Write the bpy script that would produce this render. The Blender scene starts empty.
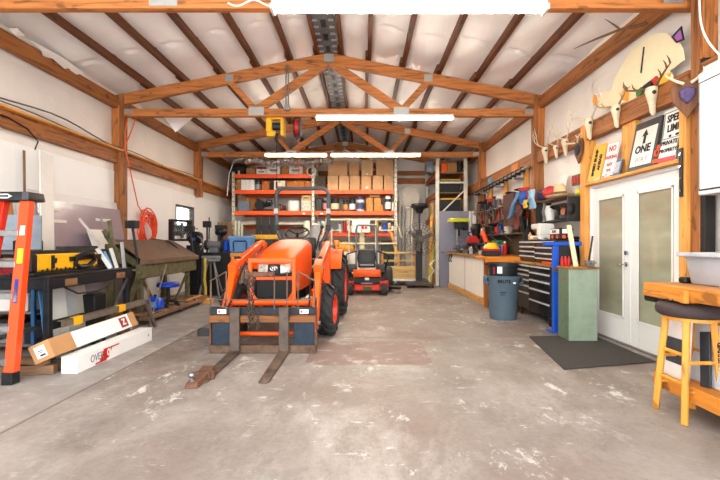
import bpy, bmesh, math, random
from mathutils import Vector, Matrix, Euler
random.seed(7)
R = math.radians
COL = bpy.context.scene.collection
F, CX, CY, EYE = 420.0, 364.0, 242.0, 1.27      # the lens, the vanishing point and the eye height measured off the photograph
def wx(px, Y): return (px - CX) * Y / F
def wz(py, Y): return EYE - (py - CY) * Y / F
def fy(py): return EYE * F / (py - CY)           # distance of a floor point seen at row py

# ------------------------------------------------------------------ materials
def lin(c):
    if isinstance(c, str):
        c = [int(c[i:i + 2], 16) / 255 for i in (0, 2, 4)]
    return tuple((v / 12.92 if v <= 0.04045 else ((v + 0.055) / 1.055) ** 2.4) ** 1.16 for v in c[:3]) + (1.0,)
MATS = {}
def _new(name):
    m = bpy.data.materials.new(name); m.use_nodes = True
    nt = m.node_tree; b = nt.nodes['Principled BSDF']
    return m, nt, b
def _coords(nt, sc):
    tc = nt.nodes.new('ShaderNodeTexCoord'); mp = nt.nodes.new('ShaderNodeMapping')
    mp.inputs['Scale'].default_value = sc
    nt.links.new(tc.outputs['Object'], mp.inputs['Vector'])
    return mp.outputs['Vector']
def _noise(nt, vec, scale, detail=4, rough=.6, dist=0):
    n = nt.nodes.new('ShaderNodeTexNoise')
    n.inputs['Scale'].default_value = scale; n.inputs['Detail'].default_value = detail
    n.inputs['Roughness'].default_value = rough; n.inputs['Distortion'].default_value = dist
    nt.links.new(vec, n.inputs['Vector']); return n.outputs['Fac']
def _ramp(nt, fac, stops):
    r = nt.nodes.new('ShaderNodeValToRGB'); el = r.color_ramp.elements
    while len(el) < len(stops): el.new(.5)
    for e, (p, c) in zip(el, stops): e.position = p; e.color = c
    nt.links.new(fac, r.inputs['Fac']); return r.outputs['Color']
def _bump(nt, b, fac, strength, dist=.01):
    bp = nt.nodes.new('ShaderNodeBump'); bp.inputs['Strength'].default_value = strength; bp.inputs['Distance'].default_value = dist
    nt.links.new(fac, bp.inputs['Height']); nt.links.new(bp.outputs['Normal'], b.inputs['Normal'])
def _mix(nt, fac, a, c, mode='MIX'):
    n = nt.nodes.new('ShaderNodeMix'); n.data_type = 'RGBA'; n.blend_type = mode
    for s, v in ((0, fac), (6, a), (7, c)):
        if hasattr(v, 'is_linked'): nt.links.new(v, n.inputs[s])
        else: n.inputs[s].default_value = v
    return n.outputs[2]
def M(col, rough=.55, metal=0, var=.12, scale=9, bump=0, spec=.4, coat=0):
    """painted / plastic / metal surface with a little wear"""
    key = (str(col), rough, metal, var, scale, bump, coat)
    if key in MATS: return MATS[key]
    m, nt, b = _new('surface_%03d' % len(MATS)); c = lin(col)
    v = _coords(nt, (1, 1, 1)); n = _noise(nt, v, scale, 5, .65)
    dk = tuple(x * (1 - var * 1.6) for x in c[:3]) + (1,); lt = tuple(min(1, x * (1 + var * .8) + var * .01) for x in c[:3]) + (1,)
    nt.links.new(_ramp(nt, n, [(.28, dk), (.5, c), (.75, lt)]), b.inputs['Base Color'])
    b.inputs['Roughness'].default_value = rough; b.inputs['Metallic'].default_value = metal
    b.inputs['Specular IOR Level'].default_value = spec; b.inputs['Coat Weight'].default_value = coat
    if bump: _bump(nt, b, n, bump)
    MATS[key] = m; return m
def WOOD(col, axis='y', dark=.55, rough=.6, knots=True):
    key = ('wood', str(col), axis, dark)
    if key in MATS: return MATS[key]
    m, nt, b = _new('wood_%03d' % len(MATS)); c = lin(col)
    sc = {'x': (.5, 7, 7), 'y': (7, .5, 7), 'z': (7, 7, .5)}[axis]
    v = _coords(nt, sc); n = _noise(nt, v, 3.2, 6, .62, .6)
    base = _ramp(nt, n, [(.32, tuple(x * dark for x in c[:3]) + (1,)), (.5, c), (.7, tuple(min(1, x * 1.28) for x in c[:3]) + (1,))])
    if knots:
        sc2 = {'x': (2, 6, 6), 'y': (6, 2, 6), 'z': (6, 6, 2)}[axis]
        k = _noise(nt, _coords(nt, sc2), 2.2, 2, .5)
        kf = _ramp(nt, k, [(.64, (0, 0, 0, 1)), (.70, (.8, .8, .8, 1))])
        base = _mix(nt, kf, base, tuple(x * .35 for x in c[:3]) + (1,))
    nt.links.new(base, b.inputs['Base Color']); b.inputs['Roughness'].default_value = rough
    b.inputs['Specular IOR Level'].default_value = .3
    _bump(nt, b, n, .15, .005)
    MATS[key] = m; return m
def EMIT(col, s):
    key = ('emit', str(col), s)
    if key in MATS: return MATS[key]
    m, nt, b = _new('lamp_%03d' % len(MATS))
    b.inputs['Base Color'].default_value = lin(col); b.inputs['Emission Color'].default_value = lin(col); b.inputs['Emission Strength'].default_value = s
    n = _noise(nt, _coords(nt, (1, 1, 1)), 3)
    nt.links.new(_ramp(nt, n, [(0, (.35, .35, .35, 1)), (1, (.4, .4, .4, 1))]), b.inputs['Roughness'])
    MATS[key] = m; return m

# ------------------------------------------------------------------ mesh building
class MB:
    def __init__(s): s.bm = bmesh.new()
    def face(s, pts):
        vs = [s.bm.verts.new(p) for p in pts]
        try: return s.bm.faces.new(vs)
        except ValueError: return None
    def hexa(s, p):      # p: 4 bottom points (ccw from above) then 4 top points
        v = [s.bm.verts.new(q) for q in p]
        for f in ((3, 2, 1, 0), (4, 5, 6, 7), (0, 1, 5, 4), (1, 2, 6, 5), (2, 3, 7, 6), (3, 0, 4, 7)):
            s.bm.faces.new([v[i] for i in f])
        return s
    def box(s, x0, x1, y0, y1, z0, z1, M4=None):
        p = [Vector(q) for q in ((x0, y0, z0), (x1, y0, z0), (x1, y1, z0), (x0, y1, z0), (x0, y0, z1), (x1, y0, z1), (x1, y1, z1), (x0, y1, z1))]
        if M4 is not None: p = [M4 @ q for q in p]
        return s.hexa(p)
    def beam(s, a, b, w, h, up=(0, 0, 1)):   # oriented box a->b, w across, h along up
        a, b = Vector(a), Vector(b); d = (b - a).normalized(); u = Vector(up)
        sd = d.cross(u)
        if sd.length < 1e-5: sd = d.cross(Vector((0, 1, 0)))
        sd.normalize(); u = sd.cross(d).normalized()
        sd *= w / 2; u *= h / 2
        return s.hexa([a - sd - u, a + sd - u, b + sd - u, b - sd - u, a - sd + u, a + sd + u, b + sd + u, b - sd + u])
    def loft(s, rings, caps=True, closed=True):
        vr = [[s.bm.verts.new(p) for p in r] for r in rings]; n = len(rings[0])
        for i in range(len(vr) - 1):
            for j in range(n if closed else n - 1):
                k = (j + 1) % n
                try: s.bm.faces.new((vr[i][j], vr[i][k], vr[i + 1][k], vr[i + 1][j]))
                except ValueError: pass
        if caps and closed:
            for r in (vr[0][::-1], vr[-1]):
                try: s.bm.faces.new(r)
                except ValueError: pass
        return s
    def tube(s, pts, r, n=8, closed=False):
        pts = [Vector(p) for p in pts]; rings = []; prev = None; N = len(pts)
        rr = r if isinstance(r, (list, tuple)) else [r] * N
        for i, p in enumerate(pts):
            if closed: t = pts[(i + 1) % N] - pts[i - 1]
            else: t = pts[min(i + 1, N - 1)] - pts[max(i - 1, 0)]
            t.normalize()
            if prev is None:
                a = Vector((0, 0, 1)) if abs(t.z) < .9 else Vector((1, 0, 0)); u = t.cross(a).normalized()
            else:
                u = prev - t * prev.dot(t)
                u = u.normalized() if u.length > 1e-6 else t.orthogonal().normalized()
            prev = u; v = t.cross(u)
            rings.append([p + (u * math.cos(2 * math.pi * k / n) + v * math.sin(2 * math.pi * k / n)) * rr[i] for k in range(n)])
        if closed: rings.append(rings[0])
        return s.loft(rings, caps=not closed)
    def cyl(s, a, b, r, r2=None, n=16):
        return s.tube([a, b], [r, r if r2 is None else r2], n)
    def lathe(s, prof, o=(0, 0, 0), ax='z', n=20, caps=True):   # prof: (radius, height)
        rings = []
        for r, h in prof:
            ring = []
            for k in range(n):
                c, q = math.cos(2 * math.pi * k / n) * max(r, 1e-4), math.sin(2 * math.pi * k / n) * max(r, 1e-4)
                p = {'z': (c, q, h), 'x': (h, c, q), 'y': (q, h, c)}[ax]
                ring.append(Vector(p) + Vector(o))
            rings.append(ring)
        return s.loft(rings, caps=caps)
    def ball(s, c, r, n=12, m=8, sc=(1, 1, 1)):
        rings = []
        for i in range(m + 1):
            a = -math.pi / 2 + math.pi * i / m
            rr = max(math.cos(a), 1e-3) * r
            rings.append([Vector(c) + Vector((math.cos(2 * math.pi * k / n) * rr * sc[0], math.sin(2 * math.pi * k / n) * rr * sc[1], math.sin(a) * r * sc[2])) for k in range(n)])
        return s.loft(rings)
    def prism(s, poly, ax, a, b):   # polygon in the plane across ax, extruded a..b
        def P(q, h): return {'x': (h, q[0], q[1]), 'y': (q[0], h, q[1]), 'z': (q[0], q[1], h)}[ax]
        return s.loft([[P(q, a) for q in poly], [P(q, b) for q in poly]])
    def ring(s, c, r, t, ax='z', n=24, k=8, sc=(1, 1)):
        pts = []
        for i in range(n):
            u, v = math.cos(2 * math.pi * i / n) * r * sc[0], math.sin(2 * math.pi * i / n) * r * sc[1]
            pts.append(Vector(c) + Vector({'z': (u, v, 0), 'x': (0, u, v), 'y': (u, 0, v)}[ax]))
        return s.tube(pts, t, k, True)
    def xf(s, M4):
        bmesh.ops.transform(s.bm, matrix=M4, verts=s.bm.verts); return s
    def mesh(s, name, mat, bevel=0, seg=1, smooth=35):
        bm = s.bm
        bmesh.ops.recalc_face_normals(bm, faces=bm.faces)
        if bevel:
            ed = [e for e in bm.edges if len(e.link_faces) == 2 and e.calc_face_angle(0) > R(30)]
            bmesh.ops.bevel(bm, geom=ed, offset=bevel, segments=seg, affect='EDGES', clamp_overlap=True, profile=.5)
        me = bpy.data.meshes.new(name); bm.to_mesh(me); bm.free()
        me.materials.append(mat)
        if smooth:
            me.shade_smooth(); me.set_sharp_from_angle(angle=R(smooth))
        return me
    def obj(s, name, mat, parent=None, bevel=0, seg=1, smooth=35, loc=None):
        o = bpy.data.objects.new(name, s.mesh(name, mat, bevel, seg, smooth)); COL.objects.link(o)
        if parent is not None: o.parent = parent
        if loc is not None: o.location = loc
        return o
LABELS = {}
def tag(o, label=None, cat=None, group=None, kind=None):
    if label: o['label'] = label
    if cat: o['category'] = cat
    if group: o['group'] = group
    if kind: o['kind'] = kind
    return o
def thing(name, label, cat, loc=(0, 0, 0), rz=0, group=None):
    o = bpy.data.objects.new(name, None); COL.objects.link(o)
    o.empty_display_size = .1; o.location = loc; o.rotation_euler = (0, 0, R(rz))
    return tag(o, label, cat, group)
def struct(name, mb, mat, **k):
    parent = k.pop('parent', None)
    o = mb.obj(name, mat, parent, **k)
    if parent is None: o['kind'] = 'structure'
    return o
def copy_tree(o, parent=None):
    kids = [c for c in COL.objects if c.parent is o]
    c = o.copy(); COL.objects.link(c)
    if parent is not None: c.parent = parent
    for k in kids: copy_tree(k, c)
    return c
def text(s, size, mat, parent, M4, name='lettering', bold=0.0, sx=1.0, ext=.0015, align='CENTER'):
    cu = bpy.data.curves.new(name, 'FONT'); cu.body = s; cu.size = size; cu.extrude = ext; cu.offset = bold
    cu.align_x = align; cu.align_y = 'CENTER'; cu.resolution_u = 2
    t = bpy.data.objects.new('tmp_text', cu); COL.objects.link(t)
    bpy.context.view_layer.update()
    me = bpy.data.meshes.new_from_object(t.evaluated_get(bpy.context.evaluated_depsgraph_get()))
    bpy.data.objects.remove(t); bpy.data.curves.remove(cu)
    me.transform(Matrix.Diagonal((sx, 1, 1, 1))); me.transform(M4); me.materials.clear(); me.materials.append(mat)
    o = bpy.data.objects.new(name, me); COL.objects.link(o)
    if parent is not None: o.parent = parent
    return o
def TR(x, y, z): return Matrix.Translation((x, y, z))
def RX(a): return Matrix.Rotation(R(a), 4, 'X')
def RY(a): return Matrix.Rotation(R(a), 4, 'Y')
def RZ(a): return Matrix.Rotation(R(a), 4, 'Z')
FRONT = RX(90)                    # text plane facing the camera (-Y)
TOROOM_R = RZ(-90) @ RX(90)       # text on the east wall, facing -X
TOROOM_L = RZ(90) @ RX(90)        # text on the west side, facing +X

# common materials
TRUSS = 'BA7A44'; 
m_truss = {a: WOOD(TRUSS, a, .36) for a in 'xyz'}
m_girt = WOOD('A46C3C', 'y', .36)
m_purlin = WOOD('74482A', 'y', .4)
m_post = WOOD('A26C40', 'z', .36)
m_pine = {a: WOOD('DDA35A', a, .72) for a in 'xyz'}
m_oldwood = {a: WOOD('8C6E55', a, .6) for a in 'xyz'}
m_ply = WOOD('B98B57', 'x', .8, knots=False)
m_orange = M('F0650E', .4, 0, .05, 6, spec=.35)
m_black = M('1B1B1D', .5, 0, .2, 20)
m_blacksteel = M('26262A', .45, .3, .25, 14)
m_rubber = M('3A3A3B', .75, 0, .2, 25, .2)
m_white = M('E4E0D8', .5, 0, .04, 5)
m_grey = M('8B8D90', .5, .2, .12, 12)
m_steel = M('9C9C9A', .35, .85, .15, 18)
m_chrome = M('C9C9C6', .2, 1, .05, 10)
m_rust = M('7A5A48', .75, .35, .35, 14, .25)
m_card = M('BC9266', .8, 0, .08, 4)
m_card2 = M('AE8050', .8, 0, .1, 5)
m_tape = M('C9A878', .35, 0, .05, 5)
m_paper = M('ECEAE4', .7, 0, .03, 6)
m_ink = M('202024', .7, 0, .05, 5)
m_red = M('C3241C', .45, 0, .1, 8)
m_blue = M('1F62B4', .45, 0, .1, 8)
m_yellow = M('EFB71C', .45, 0, .08, 8)
m_green = M('2E7A4B', .5, 0, .12, 8)
# ------------------------------------------------------------------ the setting
XL, XR, YB, Y0 = -4.62, 3.32, 14.75, 0.15
RIDGE = -.65
def roof(x): return 4.77 - .2 * abs(x - RIDGE)

def concrete():
    m, nt, b = _new('worn_concrete')
    v = _coords(nt, (1, 1, 1))
    big = _noise(nt, v, .5, 5, .6); mid = _noise(nt, v, 2.0, 7, .68, .4); fine = _noise(nt, v, 26, 4, .7)
    base = _ramp(nt, mid, [(.3, lin('7C746D')), (.48, lin('908881')), (.7, lin('A19A93'))])
    # brown-mauve old sealer over part of the slab, worn through to pale cement in flakes
    seal = _ramp(nt, big, [(.42, (0, 0, 0, 1)), (.62, (.8, .8, .8, 1))])
    base = _mix(nt, seal, base, lin('806F66'))
    patch = _ramp(nt, _noise(nt, v, .62, 4, .55), [(.36, (.2, .2, .2, 1)), (.56, (1, 1, 1, 1))])
    def flakes(sc, scale, lo, hi, amt, col, base):
        fl = _ramp(nt, _noise(nt, _coords(nt, sc), scale, 12, .78, .3), [(lo, (0, 0, 0, 1)), (hi, (amt, amt, amt, 1))])
        fm = nt.nodes.new('ShaderNodeMath'); fm.operation = 'MULTIPLY'
        nt.links.new(fl, fm.inputs[0]); nt.links.new(patch, fm.inputs[1])
        return _mix(nt, fm.outputs[0], base, lin(col))
    base = flakes((1, .6, 1), 1.1, .46, .66, .9, 'B5AFA8', base)
    base = flakes((1.0, .55, 1), 3.4, .57, .62, .9, 'D2CEC7', base)
    base = flakes((.5, 1.4, 1), 6.0, .605, .635, .85, 'DDD9D3', base)
    st = _ramp(nt, _noise(nt, v, 1.6, 8, .72, .8), [(.60, (0, 0, 0, 1)), (.72, (.5, .5, .5, 1))])
    base = _mix(nt, st, base, lin('62574F'))
    sp = _ramp(nt, fine, [(.3, (.84, .84, .84, 1)), (.55, (1, 1, 1, 1))])
    base = _mix(nt, 1.0, base, sp, 'MULTIPLY')
    nt.links.new(base, b.inputs['Base Color'])
    rr = _ramp(nt, mid, [(.3, (.4, .4, .4, 1)), (.7, (.68, .68, .68, 1))]); nt.links.new(rr, b.inputs['Roughness'])
    b.inputs['Specular IOR Level'].default_value = .35
    _bump(nt, b, fine, .12, .004)
    return m
m_floor = concrete()
mb = MB(); mb.box(XL - .25, XR + .25, -.7, YB + .2, -.2, 0)
struct('floor', mb, m_floor, smooth=0)
def patchmat(c1, c2):
    m, nt, b = _new('floor_patch'); v = _coords(nt, (1, 1, 1))
    n = _noise(nt, v, 3.5, 8, .7, .4)
    nt.links.new(_ramp(nt, n, [(.35, lin(c1)), (.55, lin(c2)), (.68, lin('B8B3AC'))]), b.inputs['Base Color'])
    b.inputs['Roughness'].default_value = .6; return m
# saw joints and the repaired patch, set in the slab's surface
mb = MB(); mb.box(-.62, .72, 4.35, 5.35, 0, .0025); struct('floor_patch', mb, patchmat('7C6860', '8A7770'), smooth=0)
mb = MB(); mb.box(XL, -2.42, .2, YB, 0, .002); struct('floor_strip', mb, patchmat('918B86', '9F9994'), smooth=0)
for i, (x0, x1, y0, y1) in enumerate([(-2.42, -2.40, .2, YB), (-2.4, XR, 5.60, 5.606)]):
    mb = MB(); mb.box(x0, x1, y0, y1, 0, .003); struct('floor_joint', mb, M('857B74', .9), smooth=0)

def fabric(col, name, sc=1.0):
    m, nt, b = _new(name); v = _coords(nt, (1, .45, 1))
    n = _noise(nt, v, 1.8 * sc, 6, .6, 1.2); n2 = _noise(nt, _coords(nt, (1, 1, 1)), .8, 3, .5)
    nt.links.new(_ramp(nt, n2, [(.3, tuple(x * .86 for x in lin(col)[:3]) + (1,)), (.6, lin(col))]), b.inputs['Base Color'])
    b.inputs['Roughness'].default_value = .42; b.inputs['Specular IOR Level'].default_value = .35
    _bump(nt, b, n, .35, .05); return m
m_insul = fabric('F6F1EC', 'vinyl_insulation')
m_insul_wall = fabric('EEE7DE', 'vinyl_wall_insulation', 1.4)

# purlin lines, as offsets from the ridge
PUR = [.22, .73, 1.36, 2.02, 2.7, 3.34]
edges = sorted([RIDGE - p for p in PUR] + [RIDGE + p for p in PUR])
edges = [XL - .2] + edges + [XR + .2]
TY = [4.05, 7.8, 11.5, 14.6]
# insulation blanket: sags between the purlins, seamed across every metre and a half
mb = MB(); ys = [Y0 + (YB - Y0) * i / 300 for i in range(301)]; xs = []
for a, c in zip(edges, edges[1:]):
    for k in range(8): xs.append((a + (c - a) * k / 8, k / 8, c - a))
xs.append((edges[-1], 0, 0))
rnd = random.Random(3); ph = [rnd.random() * 9 for _ in range(40)]
rows = []
for y in ys:
    r = []
    for i, (x, t, w) in enumerate(xs):
        z = roof(x) + .115
        s = math.sin(math.pi * t); b = i // 8
        sy = (y + .25 * s + ph[b % 40] * .02) % 1.52
        seam = math.exp(-((sy - .76) / .03) ** 2)
        z -= s * (.055 + .022 * math.sin(y * 1.7 + ph[b % 40]) + .012 * math.sin(y * 5.1 + x * 7)) - seam * (.25 + s) * .045
        r.append((x, y, z))
    rows.append(r)
mb.loft(rows, caps=False, closed=False)
struct('ceiling', mb, m_insul, smooth=60)
mb = MB()
for s in (-1, 1):
    xe = XL - .3 if s < 0 else XR + .3
    mb.hexa([(RIDGE, Y0 - .1, roof(RIDGE) + .2), (xe, Y0 - .1, roof(xe) + .2), (xe, YB + .2, roof(xe) + .2), (RIDGE, YB + .2, roof(RIDGE) + .2),
             (RIDGE, Y0 - .1, roof(RIDGE) + .26), (xe, Y0 - .1, roof(xe) + .26), (xe, YB + .2, roof(xe) + .26), (RIDGE, YB + .2, roof(RIDGE) + .26)])
struct('roof', mb, M('A9ADB0', .5, .5), smooth=0)

def wrinkled(x, y0, y1, z0, z1, sgn, ny=90, nz=26, seed=1):
    mb = MB(); rows = []; rn = random.Random(seed); a = [rn.random() * 6 for _ in range(6)]
    for i in range(ny + 1):
        y = y0 + (y1 - y0) * i / ny; r = []
        for j in range(nz + 1):
            z = z0 + (z1 - z0) * j / nz
            d = .012 * math.sin(y * 2.1 + a[0]) + .008 * math.sin(z * 4 + y * 1.3 + a[1]) + .004 * math.sin(y * 9 + z * 3 + a[2])
            sy = y % 1.83; d -= .012 * math.exp(-((sy - .9) / .03) ** 2)
            r.append((x + sgn * d, y, z))
        rows.append(r)
    mb.loft(rows, caps=False, closed=False); return mb
def wall_shell(name, x0, x1, holes):   # a solid wall with rectangular openings (y0,y1,z0,z1)
    mb = MB(); ztop = 4.15
    ys_ = sorted({Y0, YB + .1} | {h[0] for h in holes} | {h[1] for h in holes})
    for a, c in zip(ys_, ys_[1:]):
        hs = [h for h in holes if h[0] <= a and h[1] >= c]
        z = 0
        for h in sorted(hs, key=lambda q: q[2]):
            if h[2] > z: mb.box(x0, x1, a, c, z, h[2])
            z = h[3]
        if z < ztop: mb.box(x0, x1, a, c, z, ztop)
    return struct(name, mb, m_insul_wall, smooth=0)
WIN = (10.25, 11.35, 1.62, 2.2)
DOOR = (4.215, 5.98, .0, 2.06)
wall_shell('wall_west', XL - .16, XL - .02, [WIN])
wall_shell('wall_east', XR + .02, XR + .16, [DOOR])
struct('wall_west_insulation', wrinkled(XL, Y0, YB, 2.5, 4.1, 1, seed=2), m_insul_wall, smooth=60)
o = wrinkled(XR, 6.1, YB, .0, 4.1, -1, seed=5); struct('wall_east_insulation', o, m_insul_wall, smooth=60)
struct('wall_east_insulation', wrinkled(XR, Y0, 6.1, 2.2, 4.1, -1, seed=9), m_insul_wall, smooth=60)
mb = MB(); mb.prism([(XL - .16, 0), (XR + .16, 0), (XR + .16, roof(XR) + .2), (RIDGE, roof(RIDGE) + .2), (XL - .16, roof(XL) + .2)], 'y', YB, YB + .12)
struct('wall_north', mb, m_insul_wall, smooth=0)
# white hardboard sheets on the lower west wall, each its own panel
pj = [Y0, 2.6, 5.55, 7.75, 7.99, 10.1, 11.5, 13.9, YB]
m_panel = M('F3F2EF', .45, 0, .02, 2)
for i, (a, c) in enumerate(zip(pj, pj[1:])):
    if (a, c) == (7.75, 7.99): continue
    mb = MB()
    t = 2.57 + [0, .0, .01, 0, -.02, -.04, -.05, -.03][i]
    if a < WIN[0] < c or a < WIN[1] < c + .2:
        mb.box(XL - .015, XL + .02, a + .004, c - .004, 0, WIN[2]); mb.box(XL - .015, XL + .02, a + .004, c - .004, WIN[3], t)
        if a < WIN[0]: mb.box(XL - .015, XL + .02, a + .004, WIN[0], WIN[2], WIN[3])
        if c > WIN[1]: mb.box(XL - .015, XL + .02, WIN[1], c - .004, WIN[2], WIN[3])
    else: mb.box(XL - .015, XL + .02, a + .004, c - .004, 0, t)
    struct('wall_west_panel', mb, m_panel, smooth=0)
# posts
def post(x0, x1, y0, y1, z1, name='post', mat=m_post, z0=0):
    mb = MB(); mb.box(x0, x1, y0, y1, z0, z1); return struct(name, mb, mat, bevel=.006)
for y in TY:
    post(XL - .0, XL + .19, y - .07, y + .07, 3.98, 'trim_west_post', z0=2.5 if y > 8 else 0)
    post(XR - (.13 if y < 5 else .19), XR, y - (.055 if y < 5 else .07), y + (.055 if y < 5 else .07), 3.98, 'trim_east_post')
    for s, xa in ((1, XL), (-1, XR)):
        mb = MB(); mb.box(min(xa, xa + s * .14), max(xa, xa + s * .14), y - .115, y - .072, 3.0, 3.78); struct('trim_post_block', mb, m_truss['z'], bevel=.004)
# girts and eave struts
for nm, x0, x1 in (('trim_west_girt', XL + .01, XL + .1), ('trim_east_girt', XR - .14, XR - .03)):
    for a, c in zip([Y0] + TY, TY):
        mb = MB(); mb.box(x0, x1, a + .075 if a > 1 else a, c - .075, 2.72, 2.96); struct(nm, mb, m_girt, bevel=.005)
for a, c in zip([Y0] + TY, TY):
    mb = MB(); mb.box(XL + .1, XL + .2, a + .075 if a > 1 else a, c - .075, 2.935, 2.965); struct('trim_west_ledge', mb, m_pine['y'], bevel=.003)
    for nm, x0, x1 in (('trim_west_eave', XL + .02, XL + .12), ('trim_east_eave', XR - .12, XR - .02)):
        mb = MB(); mb.box(x0, x1, a + .075 if a > 1 else a, c - .075, 3.72, 3.93); struct(nm, mb, m_girt, bevel=.006)
# purlins, lapped over each truss
ends = [Y0] + TY
for s in (-1, 1):
    for k, p in enumerate(PUR):
        for i, (a, c) in enumerate(zip(ends, ends[1:])):
            x = RIDGE + s * p + (.02 if i % 2 else -.02); z = roof(RIDGE + s * p)
            mb = MB(); mb.box(x - .034, x + .034, a - (.22 if i else 0), min(c + .22, YB), z + .005, z + .15)
            struct('trim_purlin', mb, m_purlin, smooth=0)
# trusses
m_plate = M('B9B9B4', .4, .7, .1, 12)
def truss(y):
    r = bpy.data.objects.new('roof_truss', None); COL.objects.link(r); r.location = (RIDGE, y, 0); r['kind'] = 'structure'
    L, Rr = XL - RIDGE, XR - RIDGE
    mb = MB(); mb.box(L + .0, Rr - .0, -.045, .045, 3.59, 3.735); mb.obj('bottom_chord', m_truss['x'], r, .005)
    for e in (L, Rr):
        mb = MB(); s = 1 if e > 0 else -1
        mb.hexa([(0, -.045, 4.77 - .2), (e, -.045, 4.77 - .2 * abs(e) - .2), (e, .045, 4.77 - .2 * abs(e) - .2), (0, .045, 4.77 - .2),
                 (0, -.045, 4.77), (e, -.045, 4.77 - .2 * abs(e)), (e, .045, 4.77 - .2 * abs(e)), (0, .045, 4.77)])
        mb.obj('top_chord', m_truss['x'], r, .005)
        for a, c, w in (((s * .05, 0, 4.58), (s * 1.33, 0, 3.72), .15), ((s * 1.83, 0, 4.24), (s * 1.36, 0, 3.72), .11)):
            mb = MB(); mb.beam(a, c, .085, w, (s, 0, 1)); mb.obj('web', m_truss['x'], r, .004)
        for (px, pz, w, h) in ((s * 1.34, 3.685, .28, .15), (s * 1.84, 4.3, .15, .13), (s * 3.72, 3.68, .2, .09)):
            mb = MB(); mb.box(px - w / 2, px + w / 2, -.052, -.044, pz - h / 2, pz + h / 2); mb.obj('gusset_plate', m_plate, r, smooth=0)
    mb = MB(); mb.box(-.09, .09, -.052, -.044, 4.6, 4.74); mb.obj('gusset_plate', m_plate, r, smooth=0)
for y in TY: truss(y + .16 if y < 5 else y)
mb = MB(); mb.box(XL, XR, YB - .09, YB - .005, 3.3, 3.5); struct('trim_north_girt', mb, m_truss['x'], bevel=.005)
# ridge vent: perforated dark steel tray with bright clips
rv = bpy.data.objects.new('ridge_vent', None); COL.objects.link(rv); rv.location = (RIDGE, 0, 4.77); rv['kind'] = 'structure'
mb = MB(); mb.box(-.17, .17, Y0, YB, -.01, .012)
mb.obj('tray', M('6C6D70', .45, .4, .3, 20), rv, smooth=0)
mb = MB()
for i in range(64):
    y = .4 + i * .22
    for s in (-1, 1): mb.box(s * .13 - .045, s * .13 + .045, y, y + .045, -.028, -.008)
mb.obj('clip_slats', M('A8A9AA', .4, .5), rv, smooth=0)
mb = MB()
for i in range(32): mb.box(-.04, .04, .45 + i * .44, .45 + i * .44 + .2, -.022, -.008)
mb.obj('vent_slats', M('2A2A2E', .6, .2), rv, smooth=0)
# window in the west wall
w = bpy.data.objects.new('window_1', None); COL.objects.link(w); w.location = (XL, 0, 0); w['kind'] = 'structure'
mb = MB(); y0, y1, z0, z1 = WIN
for b in ((y0, y1, z0, z0 + .06), (y0, y1, z1 - .05, z1), (y0, y0 + .05, z0 + .06, z1 - .05), (y1 - .05, y1, z0 + .06, z1 - .05)):
    mb.box(-.09, .03, *b)
mb.obj('window_frame', M('55504A', .5), w, .004)
def glassy(name, col, rough, trans=1.0):
    m, nt, b = _new(name)
    n = _noise(nt, _coords(nt, (1, 1, 1)), 2.5, 4, .6)
    nt.links.new(_ramp(nt, n, [(.3, tuple(x * .9 for x in lin(col)[:3]) + (1,)), (.7, lin(col))]), b.inputs['Base Color'])
    b.inputs['Transmission Weight'].default_value = trans; b.inputs['Roughness'].default_value = rough; b.inputs['IOR'].default_value = 1.45
    return m
mb = MB(); mb.box(-.05, -.044, y0 + .05, y1 - .05, z0 + .06, z1 - .05); mb.obj('window_pane', glassy('clear_pane', 'F2F5F2', .05), w, smooth=0)
# french doors in the east wall
m_door = M('E9E8E4', .4, 0, .02, 3)
m_frost = None
def frosted():
    m, nt, b = _new('door_blind_glass')
    v = _coords(nt, (.2, .3, 1)); n = _noise(nt, v, 2.6, 3, .5)
    nt.links.new(_ramp(nt, n, [(.35, lin('9C9982')), (.6, lin('B4B19A')), (.72, lin('C8C5B0'))]), b.inputs['Base Color'])
    b.inputs['Roughness'].default_value = .09; b.inputs['Specular IOR Level'].default_value = .6; b.inputs['Coat Weight'].default_value = .6; b.inputs['Coat Roughness'].default_value = .05
    return m
m_frost = frosted()
mb = MB(); dy0, dy1, _, dz = DOOR
for b in ((dy0, dy0 + .045, 0, dz), (dy1 - .045, dy1, 0, dz), (dy0 + .045, dy1 - .045, dz - .04, dz)): mb.box(XR - .11, XR + .05, *b)
struct('door_1_frame', mb, m_door, bevel=.004)
mid = (dy0 + dy1) / 2
for k, (a, c) in enumerate(((dy0 + .05, mid - .003), (mid + .003, dy1 - .05))):
    d = bpy.data.objects.new('door_%d' % (k + 1), None); COL.objects.link(d); d['kind'] = 'structure'; d.location = (XR - .085, a, .015)
    W, H = c - a, dz - .06; st = .125
    mb = MB(); mb.box(0, .045, 0, st, 0, H); mb.box(0, .045, W - st, W, 0, H); mb.box(0, .045, st, W - st, 0, .3); mb.box(0, .045, st, W - st, H - .15, H)
    mb.obj('door_leaf', m_door, d, .004)
    mb = MB()
    for b in ((st, st + .025, .3, H - .15), (W - st - .025, W - st, .3, H - .15), (st, W - st, .3, .325), (st, W - st, H - .175, H - .15)): mb.box(-.008, 0, *b)
    mb.obj('glazing_bead', m_door, d, .002)
    mb = MB(); mb.box(.018, .026, st, W - st, .3, H - .15); mb.obj('glass_pane', m_frost, d, smooth=0)
    if k == 1:
        mb = MB(); mb.cyl((-.02, .06, .98), (0, .06, .98), .028, n=14); mb.tube([(-.03, .06, .98), (-.055, .06, .98), (-.06, .09, .98), (-.058, .16, .975)], .009)
        mb.obj('door_handle', m_chrome, d)
        mb = MB(); mb.cyl((-.025, .06, 1.12), (0, .06, 1.12), .027, n=14); mb.obj('dead_bolt', m_chrome, d)
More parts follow.
